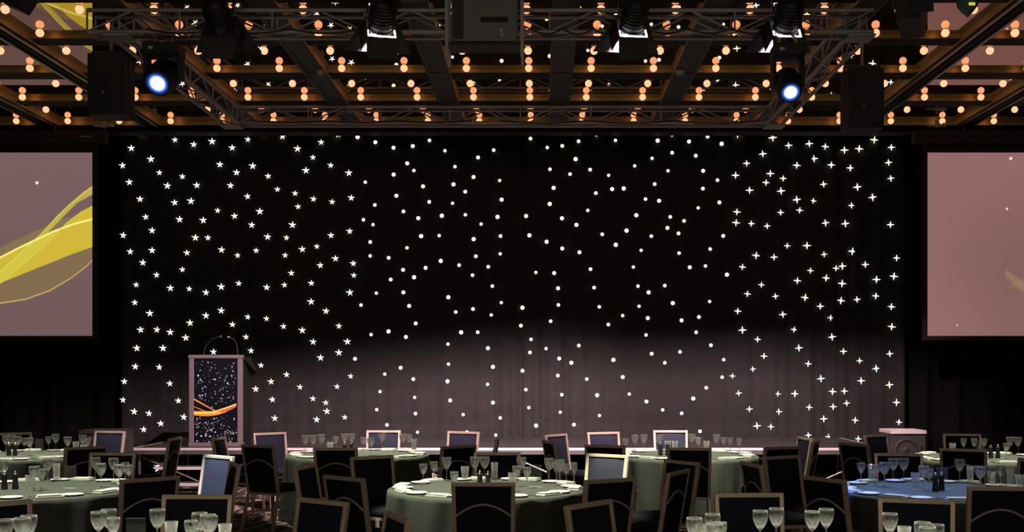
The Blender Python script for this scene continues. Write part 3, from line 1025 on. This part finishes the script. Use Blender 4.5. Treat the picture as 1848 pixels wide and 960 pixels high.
moving_head(296, 82, 166, 68, 12.0, 284, 151, 'moving head light glowing blue-white near the lectern side truss', 0, 0)
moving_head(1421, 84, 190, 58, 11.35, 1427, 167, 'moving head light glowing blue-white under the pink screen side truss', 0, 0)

# projector in its cage
y = 11.35
a, b_ = at(806, -18, y), at(942, 77, y)
pw, ph = b_.x - a.x, a.z - b_.z
pj = thing('projector', 'large grey projector hanging in a frame before the truss', 'projector', ((a.x + b_.x) / 2, y, b_.z))
MB().box((0, 0.18, ph / 2), (pw - 0.09, 0.30, ph - 0.05)).build('body', 'case', pj, bevel=0.02)
MB().box((-pw / 2 + 0.115, 0.024, ph / 2 - 0.01), (0.11, 0.012, ph - 0.11)).build('vent_cover', 'grille', pj)
mb = MB()
for k in range(5):
    mb.box((0.10, 0.026, 0.27 - 0.012 * k), (0.26, 0.008, 0.004))
mb.box((0.10, 0.027, 0.245), (0.28, 0.004, 0.055))
mb.build('handle_recess', 'blackbox', pj)
MB().box((0.175, 0.026, 0.135), (0.034, 0.006, 0.034)).build('rating_label', 'white', pj)
MB().box((0.178, 0.026, 0.090), (0.030, 0.006, 0.030)).build('rating_label', 'label', pj)
for sx in (-1, 1):
    for yy in (0.0, 0.36):
        MB().box((sx * pw / 2, yy, ph / 2), (0.03, 0.03, ph + 0.3)).build('cage_post', 'truss', pj)
    MB().box((sx * pw / 2, 0.18, 0.0), (0.03, 0.33, 0.03)).build('cage_rail', 'truss', pj)
MB().box((0, 0.18, 0.0), (pw - 0.03, 0.30, 0.025)).build('cage_floor', 'blackbox', pj)
for sx in (-1, 1):
    MB().tube([(sx * pw / 2, 0.18, ph + 0.1), (sx * pw / 2, 0.18, ZC - b_.z)], 0.012, 6).build('hanging_rod', 'truss', pj)

# angled dark speaker high beside the pink screen, wedge over the yellow screen, small hanging lantern with display
p = at(1664, 10, 11.4)
t_ = thing('angled_speaker', 'black angled box hanging from the ceiling left of the pendant', 'loudspeaker', tuple(p))
R = Matrix.Rotation(math.radians(-22), 3, 'Z')
MB().box((0, 0.35, 0.0), (0.30, 0.95, 0.26), R, taper=0.8).build('cabinet', 'blackbox', t_, bevel=0.015)
MB().box((-0.05, -0.12, 0.0), (0.24, 0.02, 0.22), R).build('grille', 'blackbox', t_)
p = at(35, -2, 11.5)
t_ = thing('wedge_lantern', 'black wedge-shaped floodlight hanging before the yellow swoosh reflection', 'stage light', tuple(p))
R = Matrix.Rotation(math.radians(24), 3, 'Y')
MB().box((0, 0, 0), (0.27, 0.25, 0.22), R, taper=0.85).build('housing', 'blackbox', t_, bevel=0.012)
MB().tube([(0, 0, 0.1), (0, 0, ZC - p.z)], 0.015, 8).build('hanging_pole', 'truss', t_)
p = at(1746, 31, 11.2)
t_ = thing('pendant_hoist', 'green funnel-shaped pendant with a small yellow display on the ceiling', 'pendant', tuple(p))
MB().lathe([(0.0, 0.0), (0.014, 0.002), (0.02, 0.02), (0.05, 0.045), (0.10, 0.11), (0.115, 0.20), (0.11, 0.32), (0.06, 0.34), (0.0, 0.345)], 24).build('funnel_body', 'green', t_)
MB().box((0.005, -0.105, 0.100), (0.06, 0.012, 0.026), Matrix.Rotation(math.radians(-12), 3, 'X')).build('display_window', 'yellow', t_)
MB().tube([(0, 0, 0.34), (0, 0, ZC - p.z)], 0.014, 8).build('hanging_pole', 'black', t_)
MB().box((-0.13, 0, 0.24), (0.10, 0.10, 0.09)).build('side_box', 'black', t_, bevel=0.008)
MB().lathe([(0.0, -0.01), (0.008, -0.006), (0.008, 0.004)], 10).build('nozzle_tip', 'label', t_)

# small bracket fittings on the header beam
for (px, lab) in ((188, 'yellow swoosh'), (1690, 'plain pink')):
    p = at(px, 227, 17.45)
    o = MB().box((0, 0, 0), (0.30, 0.04, 0.03)).box((0, -0.01, 0.02), (0.03, 0.05, 0.11)).box((0.10, -0.015, 0.01), (0.02, 0.03, 0.06)).build('screen_bracket', 'label', loc=p)
    tag(o, 'small metal bracket over the corner of the %s screen' % lab, 'bracket')

# ------------------------------------------------------------------ subwoofers beside the stage
for (px0, px1, lab) in ((143, 216, 'grey subwoofer on the floor at the lectern end of the stage'),
                        (1608, 1671, 'grey subwoofer with round cone at the stage end near the pink screen')):
    y = 15.12
    x0, x1 = at(px0, 0, y).x, at(px1, 0, y).x
    h = at(0, 777, y).z
    w_ = x1 - x0
    t_ = thing('subwoofer', lab, 'loudspeaker', ((x0 + x1) / 2, y + 0.26, 0), group='subwoofers beside the stage')
    MB().box((0, 0, h / 2), (w_, 0.52, h)).build('cabinet', 'grille', t_, bevel=0.01)
    MB().box((0, -0.01, h - 0.02), (w_ + 0.004, 0.54, 0.045)).build('top_lid', 'edge' if px0 > 900 else 'deck', t_)
    Rx = Matrix.Rotation(math.radians(90), 3, 'X')
    MB().lathe([(0.16, 0.0), (0.15, 0.012), (0.135, 0.004), (0.07, -0.02), (0.05, -0.005), (0.0, 0.0)], 28, R=Rx).build('cone', 'deck', t_, loc=(-0.03, -0.265, h - 0.27))
    MB().box((w_ / 2 - 0.06, -0.266, h - 0.27), (0.022, 0.012, 0.11)).build('side_port', 'black', t_)

# ------------------------------------------------------------------ chairs
ch = thing('banquet_chair', '-', 'chair')


def build_chair(root):
    zt, zb, yt, yb = 0.93, 0.395, -0.275, -0.185
    wt, wb = 0.225, 0.215
    P = lambda s, q, dy=0.0: Vector((s * (wb + (wt - wb) * q), yb + (yt - yb) * q + dy, zb + (zt - zb) * q))
    upv = (P(0, 1) - P(0, 0)).normalized()
    nrm = upv.cross(Vector((1, 0, 0)))          # points to the front
    mb = MB()
    for s in (-1, 1):
        mb.bar(P(s, 0) - Vector((s * 0.014, 0, 0)), P(s, 1) - Vector((s * 0.014, 0, 0)), 0.029, 0.034, up=(0, 1, 0))
    mb.bar(P(-1, 1) - upv * 0.014, P(1, 1) - upv * 0.014, 0.034, 0.029)
    mb.bar(P(-1, 0) + upv * 0.014, P(1, 0) + upv * 0.014, 0.034, 0.026)
    mb.build('back_frame', 'frame', root, bevel=0.004)
    # padded front, slightly domed
    vs_, fs_ = [], []
    nx, nz = 8, 10
    for j in range(nz + 1):
        q = 0.055 + 0.885 * j / nz
        for i in range(nx + 1):
            u = -1 + 2 * i / nx
            bul = 0.030 * (1 - u ** 4) * (1 - (2 * j / nz - 1) ** 4) + 0.002
            p = P(u * 0.875, q) + nrm * bul
            vs_.append(p)
    for j in range(nz):
        for i in range(nx):
            a = j * (nx + 1) + i
            fs_.append((a, a + 1, a + nx + 2, a + nx + 1))
    MB().add(vs_, fs_, 0, True).build('backrest', 'fabric', root)
    p = [P(-0.88, 0.05) - nrm * 0.012, P(0.88, 0.05) - nrm * 0.012, P(0.88, 0.945) - nrm * 0.012, P(-0.88, 0.945) - nrm * 0.012]
    q_ = [v + nrm * 0.012 for v in p]
    MB().add(p + q_, [(3, 2, 1, 0), (4, 5, 6, 7), (0, 1, 5, 4), (1, 2, 6, 5), (2, 3, 7, 6), (3, 0, 4, 7)]).build('rear_panel', 'back', root)
    arc = []
    for k in range(21):
        u = -1 + 2 * k / 20
        q = 0.555 + 0.155 * math.cos(u * math.pi / 2) ** 0.9
        arc.append(P(u * 0.88, q) - nrm * 0.017)
    MB().tube(arc, 0.0085, 8).build('arch_trim', 'arch', root)
    # seat
    vs_, fs_ = [], []
    ring = []
    for k in range(28):
        a = 2 * math.pi * k / 28
        c_, s_ = math.cos(a), math.sin(a)
        e = 0.38
        ring.append((0.225 * math.copysign(abs(c_) ** e, c_), 0.01 + 0.20 * math.copysign(abs(s_) ** e, s_)))
    for (k_, z) in ((0.93, 0.425), (1.0, 0.435), (1.0, 0.47), (0.95, 0.488), (0.7, 0.499), (0.3, 0.503)):
        for (x, y_) in ring:
            vs_.append((x * k_, 0.01 + (y_ - 0.01) * k_, z))
    for j in range(5):
        for k in range(28):
            fs_.append((j * 28 + k, j * 28 + (k + 1) % 28, (j + 1) * 28 + (k + 1) % 28, (j + 1) * 28 + k))
    fs_.append(tuple(range(27, -1, -1)))
    fs_.append(tuple(5 * 28 + k for k in range(28)))
    MB().add(vs_, fs_, 0, True).build('seat', 'fabric', root)
    mb = MB()
    for (a, b2) in (((-0.21, -0.18), (-0.21, 0.18)), ((0.21, -0.18), (0.21, 0.18)), ((-0.21, -0.18), (0.21, -0.18)), ((-0.21, 0.18), (0.21, 0.18))):
        mb.bar((*a, 0.412), (*b2, 0.412), 0.026, 0.028)
    mb.build('seat_frame', 'frame', root, bevel=0.003)
    for s in (-1, 1):
        MB().bar((s * 0.205, 0.18, 0.41), (s * 0.215, 0.205, 0.0), 0.028).build('leg', 'frame', root, bevel=0.003)
        MB().bar((s * 0.205, -0.19, 0.41), (s * 0.215, -0.30, 0.0), 0.028).build('leg', 'frame', root, bevel=0.003)
        MB().tube([(s * 0.208, 0.19, 0.20), (s * 0.208, -0.24, 0.20)], 0.009, 6).build('stretcher', 'frame', root)
    MB().tube([(-0.208, -0.0, 0.20), (0.208, -0.0, 0.20)], 0.009, 6).build('stretcher', 'frame', root)


build_chair(ch)
# (pixel x of the back's middle, pixel y of its top rail, table, label, turn in degrees away from facing the table)
CH = [
    (873, 868, 'centre', 'black-backed banquet chair squarely before the centre table, arched piping in full view', 2),
    (1100, 864, 'centre', 'black-backed banquet chair at the near right of the centre table', 8),
    (1222, 850, 'centre', 'banquet chair at the right of the centre table, seen edge-on with arched back', 8),
    (1229, 832, 'centre', 'grey chair peeking out behind the edge-on chair right of the centre table', 20),
    (1095, 820, 'centre', 'brightly lit cream-framed chair at the far right of the centre table', 8),
    (897, 817, 'centre', 'dark chair facing the camera behind the centre table, between wine glass clusters', 0),
    (672, 823, 'centre', 'tall dark chair at the far left of the centre table, facing in', 10),
    (553, 840, 'centre', 'narrow-looking chair left of the centre table, its pale frame edge-on', -12),
    (625, 860, 'centre', 'navy chair at the near left of the centre table, turned towards it', 6),
    (606, 808, 'stage_left', 'black-backed chair squarely before the round table right of the lectern', 2),
    (467, 803, 'stage_left', 'navy chair with whole arched back and legs showing, below the lectern', 8),
    (396, 790, 'stage_left', 'small edge-on chair right in front of the lectern base', 0),
    (487, 781, 'stage_left', 'dark chair against the stage, just right of the lectern', 10),
    (692, 777, 'stage_left', 'lavender-lit chair against the stage, behind the table right of the lectern', 0),
    (836, 779, 'stage_left', 'dark chair with pale frame against the stage centre', 18),
    (896, 791, 'stage_left', 'edge-on black chair standing alone before the stage centre', 0),
    (827, 804, 'stage_left', 'black-backed chair behind the centre table glasses, under the dark chair with pale frame', 5),
    (1244, 808, 'stage_right', 'black-backed chair with bright olive frame before the draped table right of centre', 0),
    (1092, 803, 'stage_right', 'black-backed chair just above the brightly lit cream-framed chair', 20),
    (992, 796, 'stage_right', 'narrow black edge-on chair, front one of the pair before the stage', 0),
    (1004, 784, 'stage_right', 'slanting dark chair, rear one of the pair before the stage', 8),
    (1089, 780, 'stage_right', 'lavender-lit chair with peach frame against the stage, right of the pair', 12),
    (1210, 777, 'stage_right', 'cream-framed lavender-lit chair against the stage behind the draped table', 0),
    (1421, 790, 'stage_right', 'small greenish-framed chair against the stage at the right of draped table', 0),
    (1470, 797, 'stage_right', 'edge-on chair standing between the draped table and the blue-lit table', 0),
    (1411, 806, 'stage_right', 'black-backed chair at the near right of the draped table', 8),
    (1358, 836, 'blue', 'edge-on chair at the left end of the blue-lit table', -25),
    (1412, 823, 'blue', 'tall dark chair facing the camera left behind the blue-lit table', 10),
    (1622, 818, 'blue', 'chair facing the camera squarely behind the blue-lit table glasses', 0),
    (1487, 862, 'blue', 'black-backed chair with a blue glint on its top rail', -8),
    (1806, 878, 'blue', 'large black-backed chair with arched piping before the blue-lit table', 0),
    (1866, 830, 'blue', 'chair at the far right of the blue-lit table, cut by the frame', 0),
    (1542, 800, 'far_right', 'black-backed chair just left of the grey subwoofer', 12),
    (1602, 786, 'far_right', 'dark chair partly covering the grey subwoofer', 0),
    (1740, 784, 'far_right', 'dark chair facing the camera behind tumblers on the far right table', 0),
    (1743, 808, 'far_right', 'black-backed chair with arched piping before the far right table', 2),
    (393, 822, 'left', 'chair brightly lit blue-grey, leaning back below the lectern', 8),
    (422, 836, 'left', 'edge-on chair with cream frame behind the brightly lit blue-grey one', 15),
    (203, 817, 'left', 'dark chair facing the camera behind wine glasses on the left table', 0),
    (270, 862, 'left', 'black-backed chair at the near right of the left table, arched piping in view', 8),
    (155, 806, 'far_left', 'black-backed chair before the far left table, overlapping its right end', 0),
    (314, 790, 'far_left', 'edge-on dark chair standing alone left of the lectern', -6),
    (198, 778, 'far_left', 'lavender-lit chair with pink frame beside the subwoofer behind the far left table', 0),
    (24, 782, 'far_left', 'chair facing the camera at the far left table, at the picture edge', 0),
    (1065, 907, 'near_right', 'nearest brown-framed chair turned slightly right, below the bright cream-framed chair', 0),
    (1352, 890, 'near_right', 'wide brown-framed chair facing the camera, before the edge-on left chair of the blue-lit table', 0),
    (1652, 901, 'near_right', 'wide tan-framed chair facing the camera, before the blue-lit table', 22),
    (353, 894, 'near_left', 'wide brown-framed chair facing the camera, before the brightly lit blue-grey chair', 0),
    (580, 902, 'near_left', 'large navy chair turned left, nearest left of the centre table', 0),
    (714, 930, 'near_left', 'low corner of a chair at the bottom, beside the draped side of the centre table', 6),
    (-12, 907, 'near_left', 'brown-framed chair cut by the left picture edge', 0),
]
for i, (px, py, tb, lab, turn) in enumerate(CH):
    o = ch if i == 0 else copy_tree(ch)
    y = F * (EYE - 0.93) / (py - VY)
    P = Vector(((px - VX) * y / F, y, 0))
    tx, ty = TABLES[tb]
    d = (Vector((tx, ty, 0)) - P).normalized()
    th = math.atan2(-d.x, d.y)
    # the label's turn swings the chair towards facing straight at / away from the camera
    tgt = 0.0 if abs(th) < math.pi / 2 else math.copysign(math.pi, th)
    dlt = math.radians(abs(turn)) * (1 if tgt > th else -1) * (1 if turn >= 0 else -1)
    th += dlt
    d = Vector((-math.sin(th), math.cos(th), 0))
    away = Vector((P.x - tx, P.y - ty, 0))
    if away.length < 1.42:                      # seats only just reach under the cloth
        P = Vector((tx, ty, 0)) + away.normalized() * 1.42
    o.location = P + d * 0.262
    o.rotation_euler = (0, 0, th)
    tag(o, lab, 'chair', 'banquet chairs around the tables')

# ------------------------------------------------------------------ tables
TR = 0.83
TN = {'centre': 'the centre table', 'stage_left': 'the table right of the lectern', 'stage_right': 'the draped table right of centre',
      'left': 'the left table', 'far_left': 'the far left table', 'blue': 'the blue-lit table', 'far_right': 'the far right table',
      'near_left': 'the nearest left table', 'near_right': 'the nearest right table'}


def tablecloth(key, seed):
    rg = random.Random(seed)
    tx, ty = TABLES[key]
    n = 160
    ph = [rg.uniform(0, 6.28) for _ in range(4)]
    vs_, fs_ = [], []
    rings = [(0.0, 0.74), (0.3, 0.74), (0.6, 0.74), (0.85, 0.74), (0.955, 0.74), (0.985, 0.737), (0.998, 0.728)]
    for (q, z) in rings:
        for k in range(n):
            a = 2 * math.pi * k / n
            vs_.append((q * TR * math.cos(a) + 1e-5 * math.cos(a), q * TR * math.sin(a), z))
    drops = [0.70, 0.64, 0.55, 0.44, 0.32, 0.18, 0.06, 0.012]
    for z in drops:
        tt = (0.74 - z) / 0.73
        for k in range(n):
            a = 2 * math.pi * k / n
            f = math.sin(13 * a + ph[0] + 1.1 * math.sin(3 * a + ph[1])) + 0.5 * math.sin(23 * a + ph[2] + tt)
            r = TR + 0.03 * tt + 0.034 * tt ** 0.8 * f
            vs_.append((r * math.cos(a), r * math.sin(a), z))
    for j in range(len(rings) + len(drops) - 1):
        for k in range(n):
            fs_.append((j * n + k, j * n + (k + 1) % n, (j + 1) * n + (k + 1) % n, (j + 1) * n + k))
    o = MB().add(vs_, fs_, 0, True).build('tablecloth', 'cloth', loc=(tx, ty, 0))
    tag(o, 'dark green floor-length cloth draped over ' + TN[key].replace('draped ', ''), 'tablecloth', 'round tables under dark green cloths')


for i, k in enumerate(TABLES):
    tablecloth(k, 20 + i)

# glassware, one of each kind, then copies
ZT = 0.7405


def g_wine(h, rb_, foot):
    hb = h * 0.50
    pr = [(0.0, 0.001), (foot, 0.001), (foot, 0.003), (foot * 0.4, 0.006), (0.006, 0.014), (0.0042, 0.03), (0.0042, hb - 0.012), (0.008, hb - 0.003)]
    for k in range(1, 11):
        q = k / 10
        pr.append((rb_ * (math.sin(math.pi * (0.08 + 0.56 * q)) ** 0.8), hb + (h - hb) * q))
    for k in range(10, 0, -1):              # inside wall, thicker towards the stem
        q = k / 10
        th = 0.0016 + 0.004 * (1 - q) ** 2
        pr.append((max(rb_ * (math.sin(math.pi * (0.08 + 0.56 * q)) ** 0.8) - th, 0.001), hb + (h - hb) * q + (0.005 * (1 - q))))
    pr.append((0.0, hb + 0.016))
    return pr


def g_tumbler(h, r0, r1, flute=0.0):
    return [(0.0, 0.004), (r0 * 0.95, 0.003), (r0, 0.006), (r0 + (r1 - r0) * 0.4, h * 0.4), (r1, h), (r1 - 0.002, h), (r0 * 0.9, 0.014), (0.0, 0.013)]


KIND = {
    'W': ('large wine glass', 'wine_glass', 0.205, [('bowl', g_wine(0.205, 0.043, 0.036))]),
    'S': ('small wine glass', 'wine_glass', 0.175, [('bowl', g_wine(0.175, 0.035, 0.032))]),
    'T': ('short water tumbler', 'tumbler', 0.12, [('body', g_tumbler(0.12, 0.028, 0.037))]),
    'H': ('tall straight tumbler', 'tumbler', 0.155, [('body', g_tumbler(0.155, 0.027, 0.031))]),
    'F': ('slim stemmed flute', 'champagne_flute', 0.20, [('bowl', g_wine(0.20, 0.027, 0.03))]),
}
proto = {}
for k, (desc, nm, h, parts) in KIND.items():
    mb = MB()
    for (_n, pr) in parts:
        if k in 'WSF':
            i_st = 8
            root = MB().lathe(pr[i_st - 1:], 20).build(nm, 'glass')
            MB().lathe(pr[3:i_st], 10).build('stem', 'glass', root)
            MB().lathe(pr[:4], 20).build('foot', 'glass', root)
        else:
            root = MB().lathe(pr, 20).build(nm, 'glass')
    proto[k] = root

GL = {
    'centre': 'S764,837 S783,828 W806,824 S820,851 T840,836 W862,819 W877,819 H884,831 H924,853 W941,819 S932,841 S951,843 W995,824 S1003,829 W1009,827 S1020,828 F1036,833',
    'stage_left': 'W551,783 W565,785 W580,781 T596,798 S606,787 W622,781 W635,779 S656,789 W669,790 W690,781 W727,781 W738,781 H747,782',
    'stage_right': 'S1129,787 W1146,783 W1162,781 W1190,785 T1206,789 T1217,791 W1249,780 S1260,789 T1275,793 W1293,782 S1306,785 S1318,785 S1334,788',
    'left': 'W6,832 W62,841 S75,846 W86,828 H102,835 T54,857 W172,823 W182,836 W205,826 W215,838 S226,829 S232,839',
    'far_left': 'W11,786 W21,785 W32,787 S44,790 W53,790 S88,785 W100,781 W122,788 T137,792 W149,782 S158,784 T166,794',
    'blue': 'S1554,832 H1573,827 S1581,839 W1596,834 W1612,824 W1631,825 T1652,853 W1668,840 S1676,846 W1732,828 H1751,839 W1769,841 T1790,848 S1806,834 H1824,841 T1840,845',
    'far_right': 'T1719,789 S1739,787 S1758,786 S1776,786 W1824,787 S1816,800 W1836,786',
    'near_left': 'W17,936 W32,935 W52,930 W178,923 W196,919 S205,934 W284,919 T309,936 W358,926 W373,928 S386,930 T402,933 S349,938',
    'near_right': 'W1253,934 T1268,944 W1286,927 W1290,944 S1300,942 W1372,921 W1401,917 W1466,922 W1491,918 W1606,926 T1632,946 W1665,942 W1674,950 S1692,946',
}
names_count = {}
used = {k: False for k in KIND}
for tb, sx in GL.items():
    tx, ty = TABLES[tb]
    items = []
    for w_ in sx.split():
        k = w_[0]
        px, py = map(float, w_[1:].split(','))
        h = KIND[k][2]
        y = F * (EYE - ZT - h) / (py - VY)
        x = (px - VX) * y / F
        # keep it standing inside the rim, on the same line of sight
        lim = 0.74
        lo, hi = ty - lim, ty + lim
        y = min(max(y, lo), hi)
        for _ in range(60):
            x = (px - VX) * y / F
            if math.hypot(x - tx, y - ty) <= lim:
                break
            y += (ty - y) * 0.06
        if math.hypot(x - tx, y - ty) > lim:
            v = Vector((x - tx, y - ty)).normalized() * lim
            x, y = tx + v.x, ty + v.y
        items.append([k, x, y])
    for _ in range(60):                 # feet must not stand in one another
        for i in range(len(items)):
            for j in range(i):
                d = Vector((items[i][1] - items[j][1], items[i][2] - items[j][2]))
                need = 0.088
                if d.length < need:
                    push = (d.normalized() if d.length > 1e-4 else Vector((0.3, 1))) * (need - d.length) / 2
                    push.x *= 0.5
                    items[i][1] += push.x
                    items[i][2] += push.y
                    items[j][1] -= push.x
                    items[j][2] -= push.y
        for it in items:
            v = Vector((it[1] - tx, it[2] - ty))
            if v.length > 0.78:
                v = v.normalized() * 0.78
                it[1], it[2] = tx + v.x, ty + v.y
    cnt = {}
    for (k, x, y) in sorted(items, key=lambda q: q[1] / q[2]):
        cnt[k] = cnt.get(k, 0) + 1
        o = proto[k] if not used[k] else copy_tree(proto[k])
        used[k] = True
        o.location = (x, y, ZT)
        o.rotation_euler = (0, 0, rs.uniform(0, 6))
        tag(o, '%s, %s of its kind from left, on %s' % (KIND[k][0], ORD[cnt[k]], TN[tb]), 'glass', 'glassware on the round tables')
    TABLES[tb + '_g'] = items

# plates, napkins, cutlery, acrylic stands, pepper mills
mb = MB()
root_plate = MB().lathe([(0.0, 0.004), (0.05, 0.003), (0.055, 0.001), (0.058, 0.004), (0.085, 0.013), (0.086, 0.0155), (0.058, 0.009), (0.052, 0.008), (0.0, 0.008)], 28).build('side_plate', 'china')
mb = MB()
mb.box((0, 0, 0.006), (0.20, 0.10, 0.012))
mb.box((0.004, 0.003, 0.0155), (0.19, 0.094, 0.007))
mb.box((-0.01, 0.0, 0.022), (0.165, 0.088, 0.006))
root_nap = mb.build('napkin', 'napkin', bevel=0.003)


def knife_mesh():
    mb_ = MB()
    mb_.add([(-0.10, -0.006, 0.0), (0.0, -0.005, 0.0), (0.01, -0.009, 0.0), (0.10, -0.008, 0.0), (0.115, 0.002, 0.0), (0.01, 0.004, 0.0), (-0.10, 0.006, 0.0),
             (-0.10, -0.006, 0.005), (0.0, -0.005, 0.004), (0.01, -0.009, 0.003), (0.10, -0.008, 0.003), (0.115, 0.002, 0.003), (0.01, 0.004, 0.004), (-0.10, 0.006, 0.005)],
            [(6, 5, 4, 3, 2, 1, 0), (7, 8, 9, 10, 11, 12, 13)] + [(i, (i + 1) % 7, 7 + (i + 1) % 7, 7 + i) for i in range(7)])
    return mb_


def fork_mesh():
    mb_ = MB()
    mb_.bar((-0.10, 0, 0.003), (0.03, 0, 0.004), 0.009, 0.004)
    mb_.box((0.045, 0, 0.005), (0.03, 0.024, 0.003))
    for k in range(4):
        mb_.box((0.08, -0.0105 + k * 0.007, 0.006), (0.042, 0.003, 0.003))
    return mb_


root_knife = knife_mesh().build('table_knife', 'steel')
root_fork = fork_mesh().build('table_fork', 'steel')
mb = MB()
mb.box((0, 0, 0.0025), (0.11, 0.09, 0.005))
root_stand = mb.build('sign_holder', 'acrylic')
MB().box((0, 0.0, 0.095), (0.10, 0.006, 0.18)).build('upright_sheet', 'acrylic', root_stand)
root_mill = MB().lathe([(0.0, 0.0), (0.026, 0.0), (0.027, 0.01), (0.022, 0.05), (0.021, 0.09), (0.026, 0.115), (0.024, 0.13), (0.0, 0.132)], 18).build('pepper_mill', 'mill')
MB().lathe([(0.0, 0.131), (0.008, 0.132), (0.010, 0.142), (0.006, 0.150), (0.0, 0.151)], 12).build('knob', 'steel', root_mill)
first = {}


def put(proto_, x, y, rz, label, cat, group):
    o = proto_ if proto_.name not in first else copy_tree(proto_)
    first[proto_.name] = 1
    o.location = (x, y, ZT)
    o.rotation_euler = (0, 0, rz)
    return tag(o, label, cat, group)


CLOCK = ['three', 'two', 'one', 'twelve', 'eleven', 'ten', 'nine', 'eight', 'seven', 'six', 'five', 'four']
for tb in TN:
    tx, ty = TABLES[tb]
    items = TABLES[tb + '_g']
    nplace = 10
    off = rs.uniform(0, 0.6)
    for k in range(nplace):
        a = off + 2 * math.pi * k / nplace
        hr = '%s o\'clock place of %s' % (CLOCK[int(round(a / (2 * math.pi) * 12)) % 12], TN[tb])

        def spot(r, da):
            return tx + r * math.cos(a + da), ty + r * math.sin(a + da)
        specs = [(root_plate, 0.70, 0.24, 'white side plate at the ', 'plate', 'side plates on the round tables', 0),
                 (root_napkin if False else root_nap, 0.735, 0.0, 'folded linen napkin at the ', 'napkin', 'napkins on the round tables', math.pi / 2),
                 (root_knife, 0.69, -0.165, 'steel table knife at the ', 'knife', 'table cutlery', math.pi),
                 (root_fork, 0.69, -0.205, 'steel table fork at the ', 'fork', 'table cutlery', math.pi)]
        for (pr, r, da, lab, cat, grp, rz) in specs:
            x, y = spot(r, da)
            py = VY + (EYE - ZT) * F / y
            px = VX + x * F / y
            if py > 962 or px < -25 or px > 1875:
                continue
            put(pr, x, y, a + da + rz, lab + hr, cat, grp)
    # centre pieces, moved to a free place near the middle
    pts = [(it[1], it[2]) for it in items]

    def free(x, y, need=0.10):
        best = (x, y)
        for q in range(200):
            xx, yy = x + rs.uniform(-1, 1) * 0.002 * q, y + rs.uniform(-1, 1) * 0.003 * q
            if all(math.hypot(xx - a_, yy - b2) > need for (a_, b2) in pts) and math.hypot(xx - tx, yy - ty) < 0.55:
                best = (xx, yy)
                break
        pts.append(best)
        return best
    if tb in ('near_left', 'near_right'):
        if tb == 'near_left':
            x, y = free((222 - VX) * 6.1 / F, 6.1, 0.12)
            put(root_stand, x, y, 0.1, 'clear acrylic sign holder standing empty on ' + TN[tb], 'sign holder', 'acrylic sign holders')
        continue
    PXS = {'centre': (957, 866, 874), 'stage_left': (703, 622, 630), 'stage_right': (1230, 1192, 1199), 'left': (128, 8, 21),
           'far_left': (71, 16, 24), 'blue': (1700, 1680, 1690), 'far_right': (1768, 1788, 1798)}[tb]
    x, y = free((PXS[0] - VX) * (ty + 0.05) / F, ty + 0.05, 0.12)
    put(root_stand, x, y, rs.uniform(-0.2, 0.2), 'clear acrylic sign holder standing empty on ' + TN[tb], 'sign holder', 'acrylic sign holders')
    for q, w_ in zip(PXS[1:], ('first', 'second')):
        x, y = free((q - VX) * (ty - 0.05) / F, ty - 0.05, 0.075)
        put(root_mill, x, y, 0, 'black pepper mill, %s from the left, on %s' % (w_, TN[tb]), 'pepper mill', 'pepper mills')
